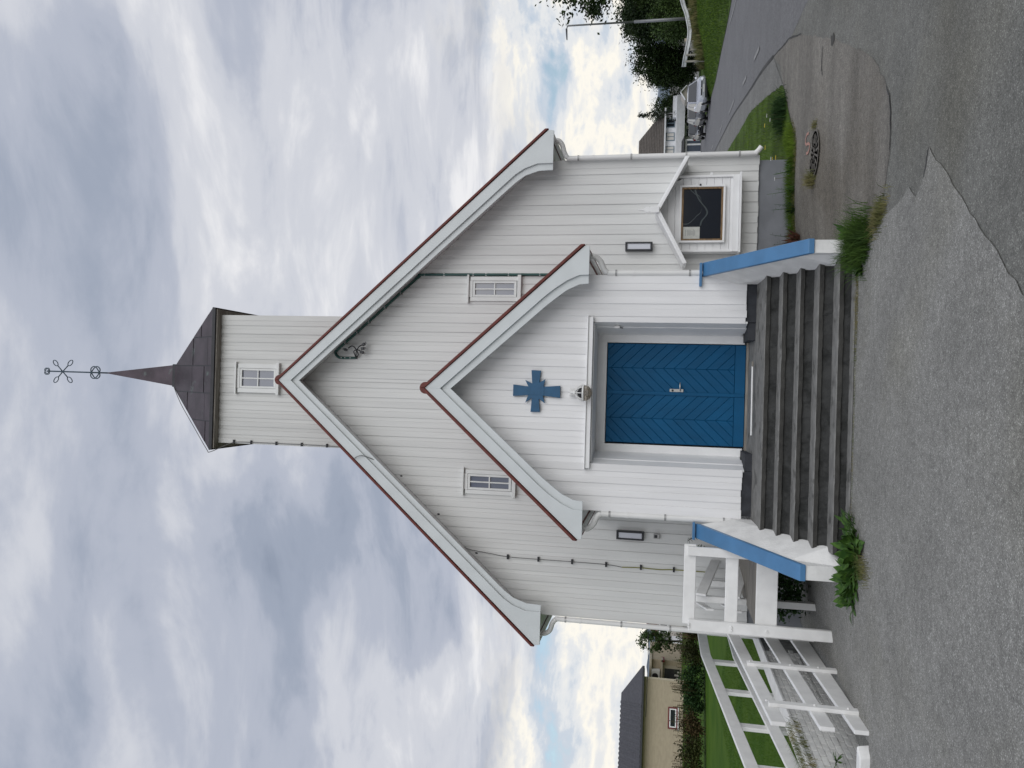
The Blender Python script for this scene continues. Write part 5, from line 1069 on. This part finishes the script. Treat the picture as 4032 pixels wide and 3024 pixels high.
# ------------------------------------------------------------------ right background
def gr(x, y):
    """bank rising from the far road edge"""
    ed = np.interp(y, [14, 22, 29.5, 36, 43.75, 53, 70, 95], [16.2, 16.4, 17.6, 18.6, 20.5, 22.7, 27, 33]); d = x - ed
    return g(x, y) + .02 + .12 * S(d / 1.2) + .20 * max(0, min(d, 4.5)) * (1 if y < 46 else max(0.15, 1 - (y - 46) / 12)) + (.03 * max(0, d - 4.5))
VERGE = [(15.6, 5), (16.2, 14), (16.41, 22.03), (16.78, 25.05), (17.59, 29.5), (18.61, 36.11), (20.4, 43.75), (22.72, 53.21), (27, 70), (33, 95), (110, 95), (110, 5)]
structure(sheet('grass_verge', VERGE, 0.0, GRASS, 1.2, fn=gr))
vp = inside([(16.45, 20), (16.78, 25.05), (17.59, 29.5), (18.61, 36.11), (20.4, 43.75), (24.5, 43.75), (27, 34), (26, 22)], 26000)
blades('grass', vp[:15000], .16, .02, WEEDGR, .8, 'dark rough grass on the bank across the road', 'grass', zfn=gr)
blades('grass', vp[15000:], .16, .02, BLADE, .8, 'rough green grass on the bank across the road', 'grass', zfn=gr)
def guardrail():
    t = thing('guard_rail', 'pale curved roadside guard rail on posts above the grass bank', 'guard rail', (23, 40, 0), world_parts=True)
    P = [(27.6, 38.6, 2.05), (25.55, 40, 1.45), (24.65, 40, 1.15), (24.0, 40, 1.0), (23.52, 40, .92), (22.96, 40, .95), (22.33, 40, 1.05), (21.85, 40.2, 1.15), (21.42, 40.6, 1.22)]
    Q = smoothline(P, 5); mb = MB(); n = len(Q); prof = [(0, -.15), (-.04, -.10), (0, -.04), (0, .04), (-.04, .10), (0, .15), (.02, .15), (.02, -.15)]
    for x, y, z in Q: mb.v += [(x, y + a, z + b) for a, b in prof]
    m_ = len(prof)
    for i in range(n - 1):
        for k in range(m_): mb.f.append((i * m_ + k, i * m_ + (k + 1) % m_, (i + 1) * m_ + (k + 1) % m_, (i + 1) * m_ + k))
    mb.build('rail', GUARD, t)
    for x, z in ((26.2, 1.6), (24.95, 1.2), (24.05, .98), (23.38, .90), (22.85, .95), (22.30, 1.02), (21.97, 1.1), (21.55, 1.15)): MB().box(x - .05, x + .05, 40.05, 40.15, gr(x, 40) - .5, z).build('post', POSTW, t)
guardrail()
blades('grass', [(x, y) for x, y in zip(rng.uniform(21.5, 27, 5000), rng.uniform(39.2, 41.5, 5000))], .65, .03, BLADEDRY, .5, 'tall dry grass around the guard rail', 'grass', zfn=gr)
t = thing('marker_post', 'short wooden post with pale cap behind the guard rail', 'post', (23.8, 42, gr(23.8, 42)))
MB().box(-.06, .06, -.06, .06, -.1, .85).build('shaft', PINE, t); MB().box(-.09, .09, -.09, .09, .85, 1.0).build('cap', BEIGEL, t)
def street_lamp():
    t = thing('street_lamp', 'grey street lamp with short arm beside the guard rail', 'street lamp', (24.7, 40.8, gr(24.7, 40.8)))
    z0 = gr(24.7, 40.8); H = 9.1 - z0
    MB().tube([(0, 0, -.1), (0, 0, H * .48)], [.10, .095], 12).build('lower_pole', POLE, t, smooth=True); MB().tube([(0, 0, H * .48), (0, 0, H - .1), (-.03, 0, H)], [.065, .055, .05], 10).build('upper_pole', POLE, t, smooth=True)
    MB().tube([(0, 0, H - .05), (-.25, 0, H + .02)], .04, 8).build('arm', POLE, t); MB().hexa([(-.95, -.12, H - .06), (-.2, -.10, H - .04), (-.2, .10, H - .04), (-.95, .12, H - .06), (-.95, -.08, H + .0), (-.2, -.06, H + .08), (-.2, .06, H + .08), (-.95, .08, H + .0)]).build('lamp_head', DARKMETAL, t, bev=.02)
street_lamp()
def white_house():
    t = thing('white_house', 'two-storey white house with brown roof down the street', 'house', (34, 92, -2.25), world_parts=True); y = 92.0
    MB().box(24.0, 36.6, y, y + 9, -2.4, 2.45).build('wall', HOUSEW, t)
    r_ = MB().add([(23.5, y - .5, 2.50), (37.0, y - .5, 2.50), (34.4, y + 4.5, 6.0), (23.5, y + 4.5, 6.0), (37.0, y + 9.5, 2.5), (23.5, y + 9.5, 2.5)], [(0, 1, 2, 3), (1, 4, 2), (3, 2, 4, 5), (0, 3, 5), (0, 5, 4, 1)]).build('roof', BROWNROOF, t)
    for k in range(16):
        f = k / 16; z = 2.5 + 3.5 * f; yy = y - .5 + 5 * f; xr = 37.0 - 2.6 * f; MB().hexa([(23.6, yy - .02, z), (xr - .05, yy - .02, z), (xr - .15, yy + .3, z + .21), (23.6, yy + .3, z + .21), (23.6, yy - .05, z + .06), (xr - .05, yy - .05, z + .06), (xr - .15, yy + .3, z + .24), (23.6, yy + .3, z + .24)]).build('tile_row', BROWNROOF, r_)
    MB().box(23.4, 37.1, y - .62, y - .5, 2.40, 2.58).build('gutter', HOUSEW, t)
    b = MB().box(24, 38.35, y - 1.6, y - .05, .0, 1.10).build('balcony', HOUSEW, t)
    for k in range(9): MB().box(24, 38.35, y - 1.63, y - 1.601, .03 + k * .118, .115 + k * .118).build('board', HOUSEW, b)
    MB().box(35.6, 38.4, y - 1.2, y + 3, 1.1, 1.55).build('upper_block', HOUSEW, t)
    for a, c in ((34.67, 35.76), (32.9, 33.99), (31.2, 32.21), (29.3, 30.4)):
        w = MB().box(a, c, y - .07, y - .001, 1.24, 2.33).build('window', HOUSEB, t)
        for k in (0, 1):
            m0 = a + .10 + k * (c - a - .1) / 2; m1 = m0 + (c - a - .3) / 2; MB().box(m0, m1, y - .09, y - .071, 1.34, 2.24).build('pane', GLASSD if a > 34 else CURTAIN, w)
    for a, c in ((34.81, 35.75), (33.41, 34.38)):
        w = MB().box(a, c, y - .07, y - .001, -1.72, -.27).build('window', HOUSEB, t)
        for k in (0, 1): m0 = a + .09 + k * (c - a - .09) / 2; MB().box(m0, m0 + (c - a - .27) / 2, y - .09, y - .071, -1.62, -.37).build('pane', GLASSD, w)
    MB().box(24, 36.7, y - .09, y - .001, -2.4, -2.0).build('plinth', GREYPLINTH, t)
    p = MB().box(28, 32.3, y - 2.4, y - 2.2, -2.3, -2.05).box(28, 32.3, y - 2.4, y - 2.2, -.3, -.1).build('glazed_porch', HOUSEW, t)
    for x in (28.2, 29.4, 30.6, 31.6, 32.2): MB().box(x - .1, x + .1, y - 2.42, y - 2.2, -2.05, -.3).build('mullion', HOUSEW, p)
    for x in (28.3, 29.5, 30.7, 31.7): MB().box(x, x + (.4 if x > 31 else .85), y - 2.33, y - 2.30, -2.0, -.35).build('pane', GLASSB, p)
    MB().hexa([(27.8, y - 2.8, -.05), (32.6, y - 2.8, -.05), (32.2, y - 1.7, .25), (27.8, y - 1.7, .25), (27.8, y - 2.8, .05), (32.6, y - 2.8, .05), (32.2, y - 1.7, .35), (27.8, y - 1.7, .35)]).build('porch_roof', DARKMETAL, t)
white_house()
def dark_house():
    t = thing('dark_house', 'dark house with steep roof among the trees across the road', 'house', (45.2, 79, 0.6))
    MB().box(-1.5, 8, 0, 6, -1.5, 4.0).build('wall', FARDARK, t); MB().prism_x([(-.5, 3.7), (3, 7.0), (6.5, 3.7)], -2.2, 8).build('roof', FARDARK, t)
    w = MB().box(-.95, -.15, -.08, -.001, 3.0, 3.9).build('window', PVC, t); MB().box(-.85, -.25, -.1, -.081, 3.1, 3.8).build('pane', CURTAIN, w)
dark_house()
t = thing('small_gable_shed', 'small pale gabled shed behind the silver car', 'shed', (31.4, 72, -1.6))
MB().prism_y([(-.5, 0), (.8, 0), (.8, 1.95), (.2, 2.45), (-.5, 2.05)], 0, 2).build('wall', GREYWALL, t); MB().bar((-.6, -.15, 2.0), (.2, -.15, 2.52), .3, .07).bar((.9, -.15, 1.9), (.2, -.15, 2.52), .3, .07).build('roof_edge', HOUSEW, t)
TR = {'a': tree_meshes(9, 3.6, 3.6, .25, 230, 42, .16, LEAF, 1), 'b': tree_meshes(7, 3.2, 3.0, .2, 220, 42, .15, LEAF, 2), 'c': tree_meshes(6, 2.7, 2.7, .18, 200, 42, .14, LEAF2, 3)}
def fir_meshes(h):
    pts = []
    for k in range(46):
        f = k / 46; r_ = (1 - f) * h * .2 + .1; z = h * (.1 + .9 * f)
        for j in range(max(3, int(10 * (1 - f)))): a = rng.uniform(0, 6.28); q = r_ * rng.uniform(.5, 1.0); pts.append((math.cos(a) * q, math.sin(a) * q, z - q * .25))
    return leaf_cloud('crown', NEEDLE, pts, 14, .16, .13), MB().tube([(0, 0, -.3), (0, 0, h * .98)], [.18, .03], 7).mesh('trunk', BARK, True, fix=False)
FIR = fir_meshes(9)
TREES = [('a', 43.5, 78, -.6, 1.0, .2, 'tall dark tree left of the dark house roof'), ('a', 38.6, 80, -1.0, .86, 1.4, 'tall dark tree in the middle of the row across the road'), ('b', 37.3, 79, -1.5, .90, 2.2, 'round dark tree behind the silver car'), ('b', 39.6, 86, -1.8, .80, .7, 'lower dark tree right behind the fir by the white house'), ('c', 40.8, 66, .3, .85, .4, 'bushy tree behind the guard rail middle'), ('c', 36.0, 64, -.6, .80, 2.9, 'bushy tree behind the guard rail end'), ('b', 47.5, 74, 0.0, 1.05, 4.0, 'dark tree at the far right behind the street lamp'), ('c', 34.0, 62, -.9, .62, 1.9, 'low leafy tree just behind the silver car'), ('a', 52, 82, -.5, 1.2, 3.0, 'big dark tree at the right edge of the photo'), ('b', 40.0, 72, .2, 1.0, 1.1, 'dense dark tree behind the middle of the guard rail'), ('a', 46.5, 70, .4, .95, 2.4, 'tall dark tree standing right of the street lamp'), ('b', 41.6, 104, -2.4, .95, 3.3, 'dark tree behind the balcony end of the white house'), ('a', 46.0, 101, -2.2, .80, .9, 'dark tree rising behind the fir and the white house'), ('c', 44, 62, .8, .9, 5.1, 'bushy tree to the right behind the guard rail')]
for k, x, y, z, s_, rz_, lab in TREES: tree('broadleaf_tree', lab, (x, y, z), TR[k], s_, rz_, 'trees across the road')
tree('fir_tree', 'pointed dark fir tree beside the white house', (36.4, 92, -2.2), FIR, .92, 0, None)
tree('fir_tree', 'lower fir tree behind the white house roof', (37.8, 104, -2.4), FIR, .75, 1.0, None)
cn = tree_meshes(10, 3.4, 2.9, .2, 200, 40, .15, LEAF, 6)
tree('overhanging_tree', 'tree whose leafy branches hang into the top right corner', (29.6, 41.5, 1.0), cn, 1.0, .5)

def car(label, loc, rot, paint, L=4.5, W=1.82, H=1.55, suv=True, tail=False):
    """x forward"""
    t = thing('parked_car', label, 'car', loc, 'cars parked along the road', rot); gc = .20
    st = [(-L / 2, .70, .45, .80), (-L / 2 + .12, .84, .33, .98), (-L / 2 + .6, .90, .24, 1.02), (-.6, .91, .22, 1.0), (.7, .91, .22, .98), (L / 2 - 1.0, .90, .24, .95), (L / 2 - .35, .86, .28, .86), (L / 2 - .08, .78, .34, .76), (L / 2, .66, .40, .66)]
    mb = MB(); m_ = 10
    for x, hw, z0, z1 in st:
        hw *= W / 1.82; z1 *= H / 1.5; r_ = .12
        mb.v += [(x, -hw + r_, z0), (x, -hw + .02, z0 + .10), (x, -hw, (z0 + z1) / 2), (x, -hw + .05, z1 - .08), (x, -hw + .16, z1), (x, hw - .16, z1), (x, hw - .05, z1 - .08), (x, hw, (z0 + z1) / 2), (x, hw - .02, z0 + .10), (x, hw - r_, z0)]
    for i in range(len(st) - 1):
        for k in range(m_): mb.f.append((i * m_ + k, i * m_ + (k + 1) % m_, (i + 1) * m_ + (k + 1) % m_, (i + 1) * m_ + k))
    mb.f += [tuple(range(m_ - 1, -1, -1)), tuple((len(st) - 1) * m_ + k for k in range(m_))]
    mb.build('body', paint, t, smooth=False, bev=.02)
    xb, xf = (-L / 2 + .12, L / 2 - 1.05) if suv else (-L / 2 + .5, L / 2 - 1.2); rb, rf_ = (-L / 2 + .45, .28) if suv else (-L / 2 + 1.1, .15); zl, zh = .93 * H / 1.5, H; hw = .78 * W / 1.82; rw = .60 * W / 1.82
    cab = [(xb, -hw, zl), (xf, -hw, zl), (xf, hw, zl), (xb, hw, zl), (rb, -rw, zh), (rf_, -rw, zh), (rf_, rw, zh), (rb, rw, zh)]
    c = MB().hexa(cab).build('cabin', paint, t, bev=.05)
    def panel(name, q, mat, off, ins=.06):
        q = [Vector(v) for v in q]; ctr = sum(q, Vector()) / 4; nrm = (q[1] - q[0]).cross(q[3] - q[0]).normalized()
        if nrm.dot(ctr - Vector((0, 0, (zl + zh) / 2))) < 0: nrm = -nrm
        q = [v + (ctr - v).normalized() * ins * 1.6 + nrm * off for v in q]; MB().hexa([v - nrm * .012 for v in q] + q).build(name, mat, c)
    cab = [Vector(v) for v in cab]
    panel('windscreen', [cab[1], cab[2], cab[6], cab[5]], GLASSD, .012); panel('rear_window', [cab[3], cab[0], cab[4], cab[7]], GLASSD, .012)
    for a, b, d, e in ((0, 1, 5, 4), (2, 3, 7, 6)):
        for f0, f1 in ((.03, .48), (.50, .97)): panel('side_window', [cab[a].lerp(cab[b], f0), cab[a].lerp(cab[b], f1), cab[e].lerp(cab[d], f1), cab[e].lerp(cab[d], f0)], GLASSD, .012, .05)
    for x in (-L / 2 + .85, L / 2 - .85):
        for s in (1, -1):
            w = MB().lathe([(.20, -.10), (.31, -.10), (.335, -.06), (.335, .06), (.31, .10), (.20, .10)], (x, s * (W / 2 - .10), .335), 20, 'y').build('wheel', TYRE, t); MB().lathe([(.04, -.09), (.20, -.075), (.20, .075), (.04, .09)], (x, s * (W / 2 - .085), .335), 16, 'y').build('rim', STEEL, w)
            MB().lathe([(.39, -.10), (.39, .012)], (x, s * (W / 2 - .02), .345), 20, 'y').build('wheel_arch', BLACKPL, t) if False else None
    for s in (1, -1):
        MB().hexa([(L / 2 - .34, s * .84, .68), (L / 2 - .02, s * .52, .64), (L / 2 + .01, s * .48, .64), (L / 2 - .30, s * .80, .68), (L / 2 - .38, s * .83, .80), (L / 2 - .06, s * .54, .75), (L / 2 - .03, s * .50, .75), (L / 2 - .34, s * .79, .80)]).build('headlight', HEADL, t)
        MB().hexa([(-L / 2 - .012, s * .52, .72), (-L / 2 + .05, s * .84, .74), (-L / 2 + .09, s * .84, .74), (-L / 2 + .03, s * .52, .72), (-L / 2 + .0, s * .54, .92), (-L / 2 + .08, s * .83, .95), (-L / 2 + .12, s * .82, .95), (-L / 2 + .04, s * .54, .92)]).build('tail_light', TAILL, t)
        MB().hexa([(.55, s * .90, .98), (.70, s * .90, .98), (.70, s * 1.08, 1.0), (.55, s * 1.08, 1.0), (.56, s * .90, 1.09), (.66, s * .90, 1.09), (.66, s * 1.07, 1.13), (.56, s * 1.07, 1.13)]).build('mirror', paint, t, bev=.02)
    MB().box(L / 2 - .04, L / 2 + .012, -.48, .48, .66, .74).build('grille', BLACKPL, t); MB().box(L / 2 - .06, L / 2 + .010, -.62, .62, .34, .47).build('lower_intake', BLACKPL, t)
    MB().box(L / 2 + .013, L / 2 + .025, -.26, .26, .50, .61).build('number_plate', PLATE, t); MB().lathe([(.055, 0), (.05, .012)], (L / 2 + .013, 0, .72), 12, 'x').build('emblem', STEEL, t)
    MB().box(-L / 2 - .02, -L / 2 - .006, -.26, .26, .58, .69).build('number_plate', PLATE, t)
    if suv:
        for s in (1, -1): MB().box(rb + .1, rf_ - .05, s * rw * .86 - .02, s * rw * .86 + .02, zh + .0, zh + .05).build('roof_bar', DARKMETAL, t)
    return t
cz1 = g(21.2, 44.8)
car('silver car parked nearest, facing the camera', (21.15, 44.9, g(21.15, 44.9) + .012), R(-100), SILVER, 4.6, 1.86, 1.55)
car('dark grey car parked behind the silver one', (22.15, 51.0, g(22.15, 51) + .012), R(-100), GREYPAINT, 4.3, 1.8, 1.50)
car('small black car parked farthest, by the white house', (22.85, 57.0, g(22.9, 57) + .012), R(-100), BLACKPAINT, 4.0, 1.7, 1.42, suv=False)
